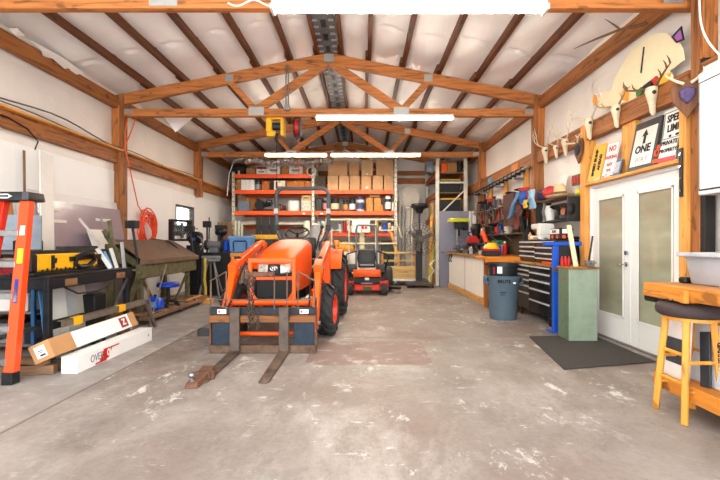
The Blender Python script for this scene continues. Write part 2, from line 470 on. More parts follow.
mb = MB(); mb.box(XR - .12, XR - .02, dy0, dy1, 0, .015); struct('door_1_threshold', mb, M('8E8A84', .4, .6), smooth=0)
# studs and the header shelf around the doors
for y0, y1, z0, z1 in ((5.99, 6.12, 0, 2.95), (5.0, 5.25, 2.1, 2.9), (4.115, 4.205, 0, 2.72)):
    mb = MB(); mb.box(XR - (.10 if y0 == 5.0 else .17), XR - .01, y0, y1, z0, z1); struct('trim_door_stud', mb, m_pine['z'], bevel=.004)
mb = MB(); mb.box(XR - .2, XR, 4.215, 5.985, 2.062, 2.1); struct('trim_door_header', mb, m_pine['y'], bevel=.003)
# black steel strap with bolts on the post by the doors
st_ = bpy.data.objects.new('trim_hinge_strap', None); COL.objects.link(st_); st_['kind'] = 'structure'; st_.location = (XR - .186, 4.16, 1.72)
mb = MB(); mb.box(0, .012, -.022, .022, 0, .48); mb.obj('strap_plate', m_blacksteel, st_, .002)
mb = MB()
for z in (.06, .18, .3, .42): mb.cyl((-.008, 0, z), (0, 0, z), .013, n=8)
mb.obj('bolt', m_chrome, st_)

# torn vinyl hanging off the west eave and by the first truss
m_flap = fabric('F4EEE8', 'torn_vinyl')
for pts in (((5.65, 3.99), (5.8, 3.91), (5.9, 3.88), (6.05, 3.91), (6.25, 3.85), (6.4, 3.91), (6.55, 3.88), (6.7, 3.96), (6.3, 4.03)), ((5.3, 3.97), (5.38, 3.91), (5.5, 3.93), (5.55, 3.99), (5.4, 4.02))):
    mb = MB(); a = [(XL + .135 + .03 * math.sin(k * 2.1), y, z) for k, (y, z) in enumerate(pts)]; b = [(x + .006, y, z) for x, y, z in a]; mb.loft([a, b]); struct('ceiling_torn_vinyl', mb, m_flap)
mb = MB(); a = [(-4.05, 8.3, 3.9), (-3.75, 8.35, 3.45), (-3.45, 8.6, 3.86), (-3.6, 8.8, 4.0)]; mb.loft([a, [(x, y, z + .006) for x, y, z in a]]); struct('ceiling_torn_vinyl', mb, m_flap)
# ------------------------------------------------------------------ tractor
def sec(y, w, z0, z1, r, n=5):     # hood cross-section: flat bottom, rounded shoulders
    pts = [(-w / 2, y, z0), (w / 2, y, z0)]
    for k in range(n + 1):
        a = math.pi / 2 * k / n
        pts.append((w / 2 - r + r * math.cos(a), y, z1 - r * .8 + r * .8 * math.sin(a)))
    for k in range(n + 1):
        a = math.pi / 2 + math.pi / 2 * k / n
        pts.append((-w / 2 + r + r * math.cos(a), y, z1 - r * .8 + r * .8 * math.sin(a)))
    return [Vector(p) for p in pts]
def tire(rad, wid, rim, lugs, hgt):
    mb = MB(); h = wid / 2
    mb.lathe([(rim, -h * .8), (rim + .02, -h * .92), (rad * .8, -h), (rad * .93, -h * .9), (rad - .015, -h * .6), (rad, 0), (rad - .015, h * .6), (rad * .93, h * .9), (rad * .8, h), (rim + .02, h * .92), (rim, h * .8)], ax='x', n=40, caps=False)
    for k in range(lugs):
        for s in (-1, 1):
            a = 2 * math.pi * (k + (.5 if s > 0 else 0)) / lugs
            pts = []
            for t, da in ((.02, .0), (.55, .55), (.98, .9)):
                pts.append((s * h * t, a + da * 2 * math.pi / lugs))
            for (xa, aa), (xb, ab) in zip(pts, pts[1:]):
                ra, rb = (rad + hgt, rad + hgt) if abs(xb) < h * .7 else (rad + hgt, rad + hgt * .1)
                tw = .017 / rad * 1.5
                q = []
                for rr_a, rr_b in ((rad - .05, rad - .09), (ra, rb)):
                    for x, ang, rr in ((xa, aa - tw, rr_a), (xb, ab - tw, rr_b), (xb, ab + tw, rr_b), (xa, aa + tw, rr_a)):
                        q.append((x, rr * math.cos(ang), rr * math.sin(ang)))
                mb.hexa(q)
    return mb
T = thing('tractor', 'orange compact loader tractor with grey roll bar and deep lugged tires', 'tractor', (-1.125, 5.77, 0), -.6)
mb = MB()
prof = [(-.47, .40, .70, .97, .10), (-.455, .43, .66, 1.03, .12), (-.36, .48, .64, 1.11, .16), (-.1, .53, .62, 1.20, .18), (.25, .56, .62, 1.265, .18), (.62, .57, .62, 1.30, .17), (.92, .57, .62, 1.31, .16)]
mb.loft([sec(*p) for p in prof]); mb.obj('hood', m_orange, T, smooth=50)
mb = MB(); mb.loft([sec(.925, .54, .6, 1.31, .15), sec(1.02, .54, .6, 1.35, .15), sec(1.08, .46, .6, 1.33, .15)]); mb.obj('dashboard', m_black, T)
g = MB()
g.box(-.235, .235, -.50, -.44, .40, .90); gr = g.obj('grille', M('141416', .7, 0, .3, 60, .3), T, .02)
for z, h in ((.815, .045), (.515, .05)):
    mb = MB(); mb.box(-.228, .228, -.515, -.495, z - h / 2, z + h / 2); mb.obj('grille_bar', m_orange, gr, .008)
for s in (-1, 1):
    mb = MB(); mb.hexa([(s * .08, -.515, .875), (s * .205, -.495, .885), (s * .22, -.43, .885), (s * .08, -.45, .875), (s * .075, -.500, .985), (s * .2, -.478, 1.0), (s * .215, -.40, 1.0), (s * .075, -.44, .985)])
    mb.obj('headlight', M('B9B9AE', .2, .1, .45, 30, spec=.6, coat=.5), T, .008)
mb = MB(); mb.box(-.072, .072, -.512, -.45, .875, .992); bd = mb.obj('badge_panel', m_black, T, .01)
mb = MB(); mb.ring((0, -.516, .94), .042, .006, 'y', sc=(1, .75))
mb.box(-.024, -.004, -.519, -.513, .92, .96); mb.box(.004, .024, -.519, -.513, .92, .96)
mb.obj('emblem', m_chrome, bd)
# front axle, frame, hitch
mb = MB(); mb.box(-.14, .14, -.45, 1.5, .38, .62); mb.box(-.2, .2, .8, 1.9, .4, .8); mb.obj('chassis', m_blacksteel, T, .02)
mb = MB(); mb.beam((-.5, 0, .34), (.5, 0, .34), .1, .12); mb.box(-.56, -.46, -.08, .08, .25, .5); mb.box(.46, .56, -.08, .08, .25, .5); mb.obj('front_axle', m_blacksteel, T, .015)
mb = MB(); mb.cyl((-.62, 1.6, .55), (.62, 1.6, .55), .09); mb.obj('rear_axle', m_blacksteel, T)
def wheel(name, loc, rad, wid, rim, lugs, hgt, rz=0, side=1):
    mb = MB(); h = wid / 2
    mb.lathe([(.02, h * .05), (rim * .35, h * .1), (rim * .5, h * .35), (rim * .82, h * .3), (rim * .9, h * .8), (rim + .015, h * .88), (rim + .015, -h * .88), (rim * .9, -h * .8), (.02, -h * .6)] if side > 0 else
             [(.02, h * .6), (rim * .9, h * .8), (rim + .015, h * .88), (rim + .015, -h * .88), (rim * .9, -h * .8), (rim * .82, -h * .3), (rim * .5, -h * .35), (rim * .35, -h * .1), (.02, -h * .05)], ax='x', n=28)
    for k in range(5):
        a = 2 * math.pi * k / 5
        mb.cyl((side * h * .1, rim * .42 * math.cos(a), rim * .42 * math.sin(a)), (side * h * .5, rim * .42 * math.cos(a), rim * .42 * math.sin(a)), .012, n=6)
    w = mb.obj(name, M('D8431A', .4, 0, .1, 8), T, loc=loc); w.rotation_euler = (0, 0, R(rz))
    tire(rad, wid, rim, lugs, hgt).obj('tire', m_rubber, w, smooth=25)
for s in (-1, 1):
    wheel('front_wheel', (s * .625, 0, .352), .325, .24, .19, 14, .03, -6, s)
    wheel('rear_wheel', (s * .635, 1.6, .535), .495, .34, .30, 16, .042, -2, s)
    # fenders
    mb = MB(); rings = []
    for k in range(9):
        a = R(30 + 105 * k / 8); c, q = math.cos(a), math.sin(a)
        rings.append([(s * .46, 1.6 - c * .60, .53 + q * .62), (s * .74, 1.6 - c * .60, .53 + q * .62), (s * .74, 1.6 - c * .57, .53 + q * .59), (s * .46, 1.6 - c * .57, .53 + q * .59)])
    mb.loft(rings); mb.prism([(1.6 - .6 * math.cos(R(30 + 105 * k / 8)), .53 + .61 * math.sin(R(30 + 105 * k / 8))) for k in range(9)] + [(2.0, .75), (1.2, .75)], 'x', s * .44, s * .46)
    mb.obj('fender', m_orange, T, smooth=40)
    # loader arm: one folded box-section beam, knee over the front wheel
    x = s * .545
    mb = MB()
    up = [(.98, 1.25), (.92, 1.29), (-.30, 1.02), (-.42, .93), (-.80, .34), (-.82, .24), (-.70, .22), (-.67, .30), (-.34, .80), (-.20, .89), (.88, 1.14), (.98, 1.16)]
    mb.prism(up, 'x', x - .042, x + .042); la = mb.obj('loader_arm', m_orange, T, .01)
    mb = MB(); mb.prism([(-.46, .98), (-.26, 1.05), (-.12, .93), (-.28, .77), (-.44, .86)], 'x', x - .052, x + .052); mb.obj('knee_plate', m_orange, la, .004)
    for yy, zz in ((-.3, .93), (-.74, .3), (.92, 1.22)): mb = MB(); mb.cyl((x - .065, yy, zz), (x + .065, yy, zz), .028, n=12); mb.obj('pivot_pin', m_steel, la)
    mb = MB(); mb.box(x - .06 - s * .03, x + .06 - s * .03, .88, 1.04, .5, 1.27); mb.beam((x - s * .05, 1.0, .62), (x - s * .2, .5, .5), .07, .1); mb.obj('loader_post', m_orange, T, .01)
    mb = MB(); mb.cyl((x - s * .075, .85, .62), (x - s * .075, .25, .78), .036); mb.obj('lift_cylinder', m_red, T)
    mb = MB(); mb.cyl((x - s * .075, .25, .78), (x - s * .075, -.12, .88), .02); mb.obj('cylinder_rod', m_chrome, T)
    mb = MB(); mb.cyl((x + s * .0, -.15, 1.06), (x, -.5, .72), .03); mb.cyl((x, -.5, .72), (x, -.72, .48), .016); mb.obj('tilt_cylinder', m_blacksteel, T)
    mb = MB(); mb.tube([(x - s * .07, -.1, 1.0), (x - s * .09, -.4, .85), (x - s * .08, -.62, .6), (x - s * .06, -.78, .5)], .012); mb.tube([(x - s * .06, .9, 1.2), (x - s * .09, .4, 1.1), (x - s * .085, -.1, .97)], .012); mb.obj('hydraulic_hose', m_black, T)
mb = MB(); mb.cyl((-.55, -.62, .53), (.55, -.62, .53), .04); mb.obj('loader_cross_tube', m_orange, T)
mb = MB(); mb.cyl((-.56, -.80, .185), (.56, -.80, .185), .026); mb.box(-.56, .56, -.78, -.74, .40, .46); mb.obj('attachment_tube', m_orange, T)
# brush guard
mb = MB()
mb.box(-.275, .275, -.62, -.575, 1.015, 1.07)
for s in (-1, 1): mb.box(s * .27 - .022, s * .27 + .022, -.62, -.575, .42, 1.07); mb.beam((s * .27, -.6, .64), (s * .13, -.52, .44), .045, .045); mb.beam((s * .25, -.6, .42), (s * .12, -.4, .40), .05, .06)
mb.box(-.29, .29, -.62, -.57, .40, .46)
mb.obj('brush_guard', m_orange, T, .006)
mb = MB(); mb.box(-.1, .1, -.635, -.60, .47, .58); mb.obj('number_plate_holder', m_blacksteel, T, .006)
# driver's place
mb = MB(); mb.ring((0, 0, 0), .19, .016, 'z', 28); mb.cyl((0, 0, 0), (0, 0, -.25), .02)
for k in range(3): a = 2 * math.pi * k / 3 + .5; mb.cyl((0, 0, -.03), (.18 * math.cos(a), .18 * math.sin(a), 0), .011, n=6)
mb.xf(TR(0, 1.22, 1.42) @ RX(32)); mb.obj('steering_wheel', m_black, T)
mb = MB(); mb.box(-.24, .24, 1.42, 1.85, .86, .98); mb.box(-.23, .23, 1.80, 1.93, .95, 1.36); mb.obj('seat', m_black, T, .04, 2)
rp = [(-.32, 1.78, .72), (-.33, 1.78, 1.22), (-.465, 1.78, 1.48), (-.47, 1.78, 2.10)]
for k in range(1, 6):
    a = math.pi - math.pi / 2 * k / 5; rp.append((-.34 + .13 * math.cos(a), 1.78, 2.10 + .13 * math.sin(a)))
rp = rp + [(-x, y, z) for x, y, z in rp[::-1]]
mb = MB(); mb.tube(rp, .036, 10); rops = mb.obj('roll_bar', M('55585C', .45, .1, .15, 20), T)
for s in (-1, 1): mb = MB(); mb.box(s * .465 - .045, s * .465 + .045, 1.73, 1.83, 1.48, 1.58); mb.obj('hinge_bracket', m_blacksteel, rops, .004)
for s in (-1, 1): mb = MB(); mb.box(s * .468 - .037, s * .468 + .037, 1.738, 1.742, 1.78, 1.87); mb.obj('reflector', M('B9B6AF', .3), rops)
for s in (-1, 1):
    mb = MB(); mb.lathe([(.055, 0), (.06, .03), (.05, .08), (.0, .09)], (s * .64, 1.42, 1.22)); mb.cyl((s * .64, 1.42, 1.12), (s * .64, 1.42, 1.22), .02); mb.obj('amber_light', M('F08A12', .25, 0, .1, 9, coat=.6), T)
mb = MB(); mb.tube([(.3, 1.3, 1.15), (.36, 1.25, 1.35), (.42, 1.2, 1.5)], .012); mb.ball((.42, 1.2, 1.52), .03); mb.obj('joystick', m_black, T)

# pallet forks hooked to the loader
P = thing('pallet_fork', 'rusty pallet fork frame with wooden crossbar pinned to the orange loader arms', 'pallet fork', (-1.155, 4.80, 0))
mb = MB(); mb.box(-.61, .61, -.02, .08, .0, .09); mb.obj('bottom_rail', M('76604F', .65, .35, .4, 9, .2), P, .006)
mb = MB(); mb.box(-.61, .61, 0, .07, .435, .52); mb.obj('top_rail', M('33363C', .55, .3, .3, 10), P, .005)
mb = MB(); mb.box(-.605, .605, -.03, 0, .355, .432); mb.obj('wooden_crossbar', WOOD('8F6038', 'x', .6), P, .004)
mb = MB()
for s in (-1, 1): mb.box(s * .605 - .01, s * .605 + .01, 0, .08, .09, .52)
mb.obj('side_plate', m_rust, P, .003)
for s in (-1, 1):
    x0, x1 = sorted((s * .345, s * .585))
    mb = MB(); mb.box(x0, x1, .01, .03, .09, .36); mb.obj('panel', M('2E3A48', .5, .3, .3, 8), P, .003)
    mb = MB(); mb.box(s * .47 - .05, s * .47 + .05, -.002, 0, .45, .5); lb = mb.obj('warning_label', m_paper, P, smooth=0)
    mb = MB(); mb.box(s * .47 - .04, s * .47 - .02, -.003, -.002, .46, .49); mb.box(s * .47 - .01, s * .47 + .04, -.003, -.002, .482, .488); mb.box(s * .47 - .01, s * .47 + .03, -.003, -.002, .464, .47); mb.obj('label_print', m_red, lb, smooth=0)
for x in (-.305, .25):
    mb = MB(); mb.box(x - .055, x + .055, -.075, -.03, .03, .53); mb.obj('shank', M('6F625A', .65, .5, .3, 10, .2), P, .006)
    mb = MB(); mb.hexa([(x - .055, -1.0, .004), (x + .055, -1.0, .004), (x + .055, -.03, .004), (x - .055, -.03, .004), (x - .045, -1.0, .014), (x + .045, -1.0, .014), (x + .055, -.03, .045), (x - .055, -.03, .045)])
    mb.lathe([(.053, .004), (.043, .014)], (x, -1.0, 0)); mb.obj('tine', M('7A6A5E', .6, .55, .45, 5, .2), P, .002)
mb = MB()
for x in (-.42, -.16, .13, .275, .40): mb.cyl((x, 0, .5), (x, 0, .93 if abs(x) > .15 else .9), .009, n=6)
for x in (-.6, .59): mb.cyl((x, .01, .5), (x, .01, .83), .009, n=6)
mb.cyl((-.61, 0, .61), (.6, 0, .61), .009, n=6); mb.cyl((-.42, 0, .93), (-.61, 0, .82), .008, n=6); mb.cyl((.40, 0, .93), (.6, 0, .82), .008, n=6); mb.cyl((-.61, 0, .56), (-.35, .01, .5), .008, n=6)
mb.obj('load_guard_rods', M('7C6A5C', .5, .6, .25), P)
mb = MB(); mb.box(-.73, -.61, .0, .03, .19, .28)
for k in range(7): mb.box(-.75, -.61, -.005, .035, .195 + k * .012, .199 + k * .012)
mb.obj('grip_block', m_rubber, P)
# trailer hitch slipped on one tine
H = thing('trailer_hitch', 'rusty trailer hitch receiver slipped over the tip of a fork tine', 'hitch', (-1.475, 3.86, 0), 8); H.scale = (.86, .86, .86)
mb = MB(); mb.box(-.07, .07, -.02, .25, .016, .085); mb.hexa([(-.13, -.26, .0), (.0, -.26, .0), (.075, .05, .0), (-.085, .05, .0), (-.12, -.24, .05), (-.01, -.24, .05), (.065, .05, .085), (-.075, .05, .085)]); mb.obj('receiver_sleeve', m_rust, H, .006)
mb = MB(); mb.lathe([(.03, .05), (.018, .06), (.016, .085), (.034, .1), (.038, .12), (.028, .14), (.0, .148)], (-.07, -.19, 0)); mb.obj('ball', m_steel, H)
mb = MB(); mb.box(.07, .11, .0, .06, .0, .1); mb.cyl((-.11, .1, .05), (.12, .1, .05), .012); mb.obj('clamp_bolt', m_rust, H, .003)
# chain draped on the guard
C_ = thing('chain', 'rusty steel chain with clevis bar draped over the fork load guard', 'chain', (-1.25, 4.79, 0))
mb = MB(); mb.box(-.07, .23, -.035, .02, .87, .93); mb.box(-.10, -.06, -.04, .03, .85, .95); mb.cyl((.2, -.045, .9), (.2, .03, .9), .03); mb.obj('clevis_bar', m_rust, C_, .008)
def links(path, parent, r=.02, t=.0065):
    mb = MB(); d = 0
    for i, (a, b) in enumerate(zip(path, path[1:])):
        a, b = Vector(a), Vector(b); c = (a + b) / 2; ax = (b - a).normalized(); L = (b - a).length
        sd = Vector((1, 0, 0)) if i % 2 else Vector((0, 1, 0)); sd = (sd - ax * sd.dot(ax)).normalized()
        mb.tube([c + ax * math.cos(2 * math.pi * k / 10) * L * .72 + sd * math.sin(2 * math.pi * k / 10) * r * .8 for k in range(10)], t, 5, True)
    return mb.obj('chain_links', M('63574E', .55, .5, .3, 14), parent)
links([(-.05 + .006 * math.sin(k), -.035, .9 - k * .036) for k in range(18)], C_)
links([(-.01 + .008 * math.sin(k * 1.7), -.04, .88 - k * .036) for k in range(16)], C_)
links([(.03 + .02 * math.sin(k * .4), -.035, .50 - k * .036) for k in range(7)], C_)

# ------------------------------------------------------------------ riding mower
W = thing('riding_mower', 'orange zero-turn riding mower with black seat and black front bumper', 'mower', (.07, 10.2, 0)); W.scale = (1.12, 1, 1)
def mower():
    mb = MB(); mb.prism([(-.42, .0), (.42, .0), (.5, .35), (.45, .9), (-.45, .9), (-.5, .35)], 'z', .12, .24); mb.obj('mower_deck', M('E0401C', .4, 0, .1), W, .02)
    mb = MB(); mb.box(-.3, .3, -.08, .9, .22, .41); mb.obj('frame', m_blacksteel, W, .02)
    mb = MB(); mb.box(-.30, .30, -.10, .12, .42, .60); mb.obj('front_cowl', m_orange, W, .03, 2)
    mb = MB(); mb.prism([(-.38, .41), (.38, .41), (.36, .34), (.2, .27), (-.2, .27), (-.36, .34)], 'y', -.16, -.09); bp = mb.obj('bumper', m_black, W, .015)
    mb = MB(); mb.box(-.045, .045, -.175, -.16, .36, .42); mb.obj('emblem', m_paper, bp, .01)
    mb = MB(); mb.box(-.12, .12, -.165, -.16, .265, .30); mb.obj('name_strip', m_grey, bp)
    mb = MB(); mb.box(-.28, .28, -.13, .05, .10, .25); mb.obj('front_beam', M('E0401C', .4, 0, .1), W, .02)
    mb = MB(); mb.box(-.08, .1, -.15, -.1, .11, .2); mb.obj('foot_pedal', M('3C6A2C', .5), W, .01)
    for s in (-1, 1):
        mb = MB(); mb.lathe([(.03, -.06), (.11, -.065), (.135, -.045), (.14, 0), (.135, .045), (.11, .065), (.03, .06)], (s * .365, -.18, .14), 'x', 18); cw = mb.obj('caster_wheel', m_rubber, W)
        mb = MB(); mb.cyl((s * .365 - .08, -.18, .14), (s * .365 + .08, -.18, .14), .045, n=12); mb.obj('hub', m_grey, cw)
        mb = MB(); mb.box(s * .365 - .095, s * .365 - .08, -.19, -.12, .12, .3); mb.box(s * .365 + .08, s * .365 + .095, -.19, -.12, .12, .3); mb.box(s * .365 - .095, s * .365 + .095, -.2, .0, .28, .34); mb.obj('caster_fork', M('C8341A', .4), W, .006)
        mb = MB(); mb.lathe([(.1, -.12), (.27, -.125), (.31, -.08), (.32, 0), (.31, .08), (.27, .125), (.1, .12)], (s * .48, .95, .32), 'x', 24); mb.obj('rear_wheel', m_rubber, W)
        mb = MB(); mb.prism([(.55, .5), (1.2, .5), (1.15, .66), (.7, .70)], 'x', s * .34 - .1, s * .34 + .1); mb.obj('fender', m_black, W, .03, 2)
        mb = MB(); mb.tube([(s * .42, .55, .55), (s * .46, .5, .75), (s * .50, .42, .88), (s * .42, .36, .98), (s * .22, .34, 1.04)], .016); mb.obj('steering_lever', m_black, W)
        mb = MB(); mb.tube([(s * .25, 1.05, .5), (s * .25, 1.08, 1.6), (s * .22, 1.08, 1.72)], .025); mb.obj('roll_bar_post', m_grey, W)
    mb = MB(); mb.cyl((-.22, 1.08, 1.72), (.22, 1.08, 1.72), .025); mb.obj('roll_bar', m_grey, W)
    mb = MB(); mb.box(-.2, .2, .4, .85, .62, .74); mb.loft([[(x, y, z) for x, y in ((-w, 0 + o), (w, 0 + o), (w, .11 + o), (-w, .11 + o))] for z, w, o in ((.68, .2, .72), (.85, .225, .76), (1.02, .21, .80), (1.08, .15, .82))]); st = mb.obj('seat', M('222224', .45, 0, .15), W, .035, 2)
    mb = MB(); mb.box(-.16, .16, .375, .40, .66, .71); mb.obj('seat_piping', m_grey, st, .01)
    mb = MB(); mb.prism([(.42, .3), (.75, .1), (.78, .45), (.5, .65)], 'z', .1, .18); mb.obj('discharge_chute', m_black, W, .02)
mower()
# ------------------------------------------------------------------ west side, from the ladder to the window
# step ladder
L_ = thing('step_ladder', 'orange fiberglass step ladder with black top cap', 'ladder', (-3.36, 4.05, 0))
mb = MB(); mb.hexa([(-.26, -.11, 1.66), (.205, -.11, 1.66), (.205, .12, 1.66), (-.26, .12, 1.66), (-.25, -.10, 1.745), (.195, -.10, 1.745), (.195, .11, 1.745), (-.25, .11, 1.745)]); cap = mb.obj('top_cap', m_black, L_, .012, 2)
mb = MB(); mb.prism([(-.14, 1.7), (-.09, 1.722), (.02, 1.722), (.06, 1.7), (.02, 1.68), (-.09, 1.68)], 'y', -.118, -.108); lg = mb.obj('maker_plate', m_paper, cap, smooth=0)
mb = MB(); mb.box(-.10, .03, -.121, -.118, 1.692, 1.71); mb.obj('plate_print', m_ink, lg, smooth=0)
mb = MB(); mb.box(.15, .21, -.113, -.10, 1.665, 1.74); mb.obj('corner_bracket', M('55565A', .5, .3), cap, .004)
def rail(xt, xb, yt, yb, front):
    mb = MB(); a, b = Vector((xt, yt, 1.69)), Vector((xb, yb, .05))
    w = .082 if front else .045
    mb.beam(a, b, .012 if 0 else w, .012, (0, 1, 0))
    for s in (-1, 1): mb.beam(a + Vector((s * w / 2, .03, 0)), b + Vector((s * w / 2, .03, 0)), .009, .07, (0, 1, 0))
    r = mb.obj('rail', M('E4551C' if front else 'D8371C', .4, 0, .06, 3), L_, .002)
    mb = MB(); c = Vector((xb, yb + .025, .0)); mb.box(c.x - w / 2 - .008, c.x + w / 2 + .008, c.y - .05, c.y + .05, 0, .11); mb.obj('rubber_foot', m_black, r, .008)
    return r, a, b
for xt, xb, f, yt, yb in ((.14, .20, 1, -.06, -.32), (-.14, -.24, 1, -.06, -.32), (.10, .155, 0, -.03, -.275), (-.10, -.195, 0, -.03, -.275)):
    r, a, b = rail(xt, xb, yt, yb, f)
    if f and xb > 0:
        def on(t, h, w_, mt, nm, dx=0):
            d = (b - a); c = a + d * t; mbx = MB(); n = Vector((0, -.0085, 0))
            mbx.beam(c - d.normalized() * h / 2 + n + Vector((dx, 0, 0)), c + d.normalized() * h / 2 + n + Vector((dx, 0, 0)), w_, .003, (0, 1, 0)); mbx.obj(nm, mt, r, smooth=0)
        on(.19, .09, .045, m_paper, 'rating_label', .01); on(.335, .14, .05, M('F2CF2A', .5), 'warning_label', .01); on(.53, .22, .035, M('2A3E8C', .5), 'maker_label'); on(.55, .13, .026, m_paper, 'maker_print')
for z in (1.38, 1.09, .80, .51, .22):
    t = (1.69 - z) / 1.64; y = -.075 - .26 * t; xr = .14 + .06 * t; xl = -.14 - .1 * t
    mb = MB(); mb.box(xl + .02, xr - .03, y + .01, y + .08, z - .03, z); mb.box(xl + .02, xr - .03, y + .0, y + .012, z - .055, z); mb.obj('step', m_steel, L_, .003)
for z in (.45, 1.1):
    t = (1.69 - z) / 1.64; mb = MB(); mb.beam((-.1 - .1 * t, .04 - .245 * t, z), (.1 + .05 * t, .04 - .245 * t, z), .01, .03); mb.obj('rear_brace', m_steel, L_, .002)

# shelving behind the ladder
S = thing('steel_shelving', 'grey steel shelving full of odds and ends behind the ladder', 'shelving', (-4.16, 5.0, 0))
for x in (-.36, .40):
    for y in (-.22, .22):
        mb = MB(); mb.box(x - .02, x + .02, y - .02, y + .02, 0, 1.15); mb.obj('upright', M('3E6E9C' if x > 0 and y < 0 else '7A7E84', .5, .3), S, .003)
for z in (.08, .45, .79, 1.13):
    mb = MB(); mb.box(-.37, .41, -.235, .235, z, z + .03); mb.obj('shelf', m_steel, S, .004)
def crate(name, label, cat, loc, sx, sy, sz, mat, rz=0, group=None, lid=None, bev=.012):
    t = thing(name, label, cat, loc, rz, group)
    mb = MB(); mb.box(-sx / 2, sx / 2, -sy / 2, sy / 2, 0, sz); mb.obj('body', mat, t, bev)
    if lid: mb = MB(); mb.box(-sx / 2 - .008, sx / 2 + .008, -sy / 2 - .008, sy / 2 + .008, sz - .03, sz + .012); mb.obj('lid', lid, t, .006)
    return t
t = thing('tool_bag', 'red and black patterned tool bag on the shelving behind the ladder', 'bag', (-4.08, 4.87, .822))
mb = MB(); mb.loft([[(x * s, y * s2, z) for x, y in ((-.2, -.09), (.2, -.09), (.2, .09), (-.2, .09))] for z, s, s2 in ((0, .95, .9), (.08, 1.05, 1.1), (.17, 1, 1), (.25, .8, .5))]); mb.obj('body', M('8E1F2A', .8, 0, .7, 45), t, .03, 2)
mb = MB(); mb.tube([(-.12, -.02, .23), (-.1, -.02, .29), (.1, -.02, .29), (.12, -.02, .23)], .012); mb.obj('handle', m_black, t)
crate('bucket_lidded', 'white lidded plastic tub on the lower shelf behind the ladder', 'tub', (-3.97, 4.89, .482), .34, .3, .24, m_white, lid=m_grey)
crate('toolbox', 'red metal toolbox on the shelf beside the patterned bag', 'toolbox', (-3.82, 4.86, .822), .11, .26, .17, m_red, lid=m_black)
crate('storage_tote', 'grey plastic tote on the bottom shelf behind the ladder', 'tote', (-4.12, 4.95, .112), .5, .36, .26, m_grey, lid=m_black)
crate('paint_can_case', 'black equipment case on the top shelf behind the ladder', 'case', (-4.2, 4.98, 1.162), .55, .34, .13, m_black)

# long boards standing against the west wall
def board(name, label, cat, base, top, w, th, mat, group=None, up=(1, 0, 0)):
    mb = MB(); mb.beam(base, top, w, th, up); o = mb.obj(name, mat, None, .003); return tag(o, label, cat, group)
board('board', 'tall white melamine board leaning on the wall behind the ladder', 'board', (-4.1, 5.46, .02), (-4.42, 5.84, 2.5), .24, .02, m_white)
board('board', 'narrow brown strip leaning between the white panels', 'board', (-4.36, 5.42, .02), (-4.565, 5.64, 2.5), .035, .015, m_oldwood['z'])  # no loose board: this strip stands in for the gap between wall panels
board('plywood_sheet', 'tan plywood sheet leaning behind the step ladder', 'plywood', (-4.3, 5.16, .02), (-4.5, 5.16, 1.85), .4, .018, WOOD('B98A52', 'z', .75))
t = thing('mirror', 'framed mirror leaning behind the step ladder', 'mirror', (-3.98, 4.83, 1.162), 25)
mb = MB(); mb.box(-.22, .22, 0, .02, 0, .42); mb.obj('glass', M('6E7276', .35, .8), t); mb = MB(); mb.box(-.23, .23, -.005, .025, 0, .02); mb.obj('bottom_frame', m_blacksteel, t)
# lavender filmed sheet with scraps stuck on it
t = thing('filmed_sheet', 'big glossy sheet in lavender protective film leaning on the wall', 'sheet', (0, 0, 0))
def lean(x0, y0, z0, x1, y1, z1, th=.012):   # a sheet in the wall's direction: bottom at x0, top at x1
    return MB().hexa([(x0, y0, z0), (x0 + th, y0, z0), (x0 + th, y1, z0), (x0, y1, z0), (x1, y0, z1), (x1 + th, y0, z1), (x1 + th, y1, z1), (x1, y1, z1)])
lean(-4.2, 5.75, .01, -4.5, 7.72, 1.86).obj('film', M('A2939A', .2, 0, .06, 1.5, spec=.6), t)
t2 = thing('white_panel_sheet', 'white edged sheet standing behind the lavender film sheet', 'sheet', (0, 0, 0))
lean(-4.25, 5.70, .01, -4.57, 7.74, 1.99).obj('sheet', M('DAD5D3', .4, 0, .03, 2), t2)
t3 = thing('white_offcut', 'square white offcut leaning against the lavender sheet', 'offcut', (0, 0, 0)); lean(-4.1, 6.5, .9, -4.3, 7.05, 1.47).obj('offcut', m_white, t3)
board('trim_strip', 'slanted white trim strip resting on the lavender sheet', 'trim strip', (-4.12, 6.55, 1.25), (-4.26, 6.28, 1.62), .045, .012, M('CFCACB', .5))
board('trim_strip', 'thin grey trim strip standing upright before the lavender sheet', 'trim strip', (-4.2, 6.95, .9), (-4.36, 6.95, 1.72), .045, .012, m_grey)
for i, (ya, yb, z, lab) in enumerate(((5.85, 6.2, 1.72, 'upper pale scrap stuck near the top of the lavender sheet'), (5.8, 6.25, 1.55, 'lower pale scrap stuck near the near edge of the lavender sheet'), (6.95, 7.35, 1.62, 'pale scrap stuck mid-way along the lavender sheet'))):
    xx = -4.2 - .3 * (z / 1.85) + .02
    mb = MB(); mb.box(xx, xx + .008, ya, yb, z, z + .045); tag(mb.obj('tape_scrap', m_white, None), lab, 'scrap')

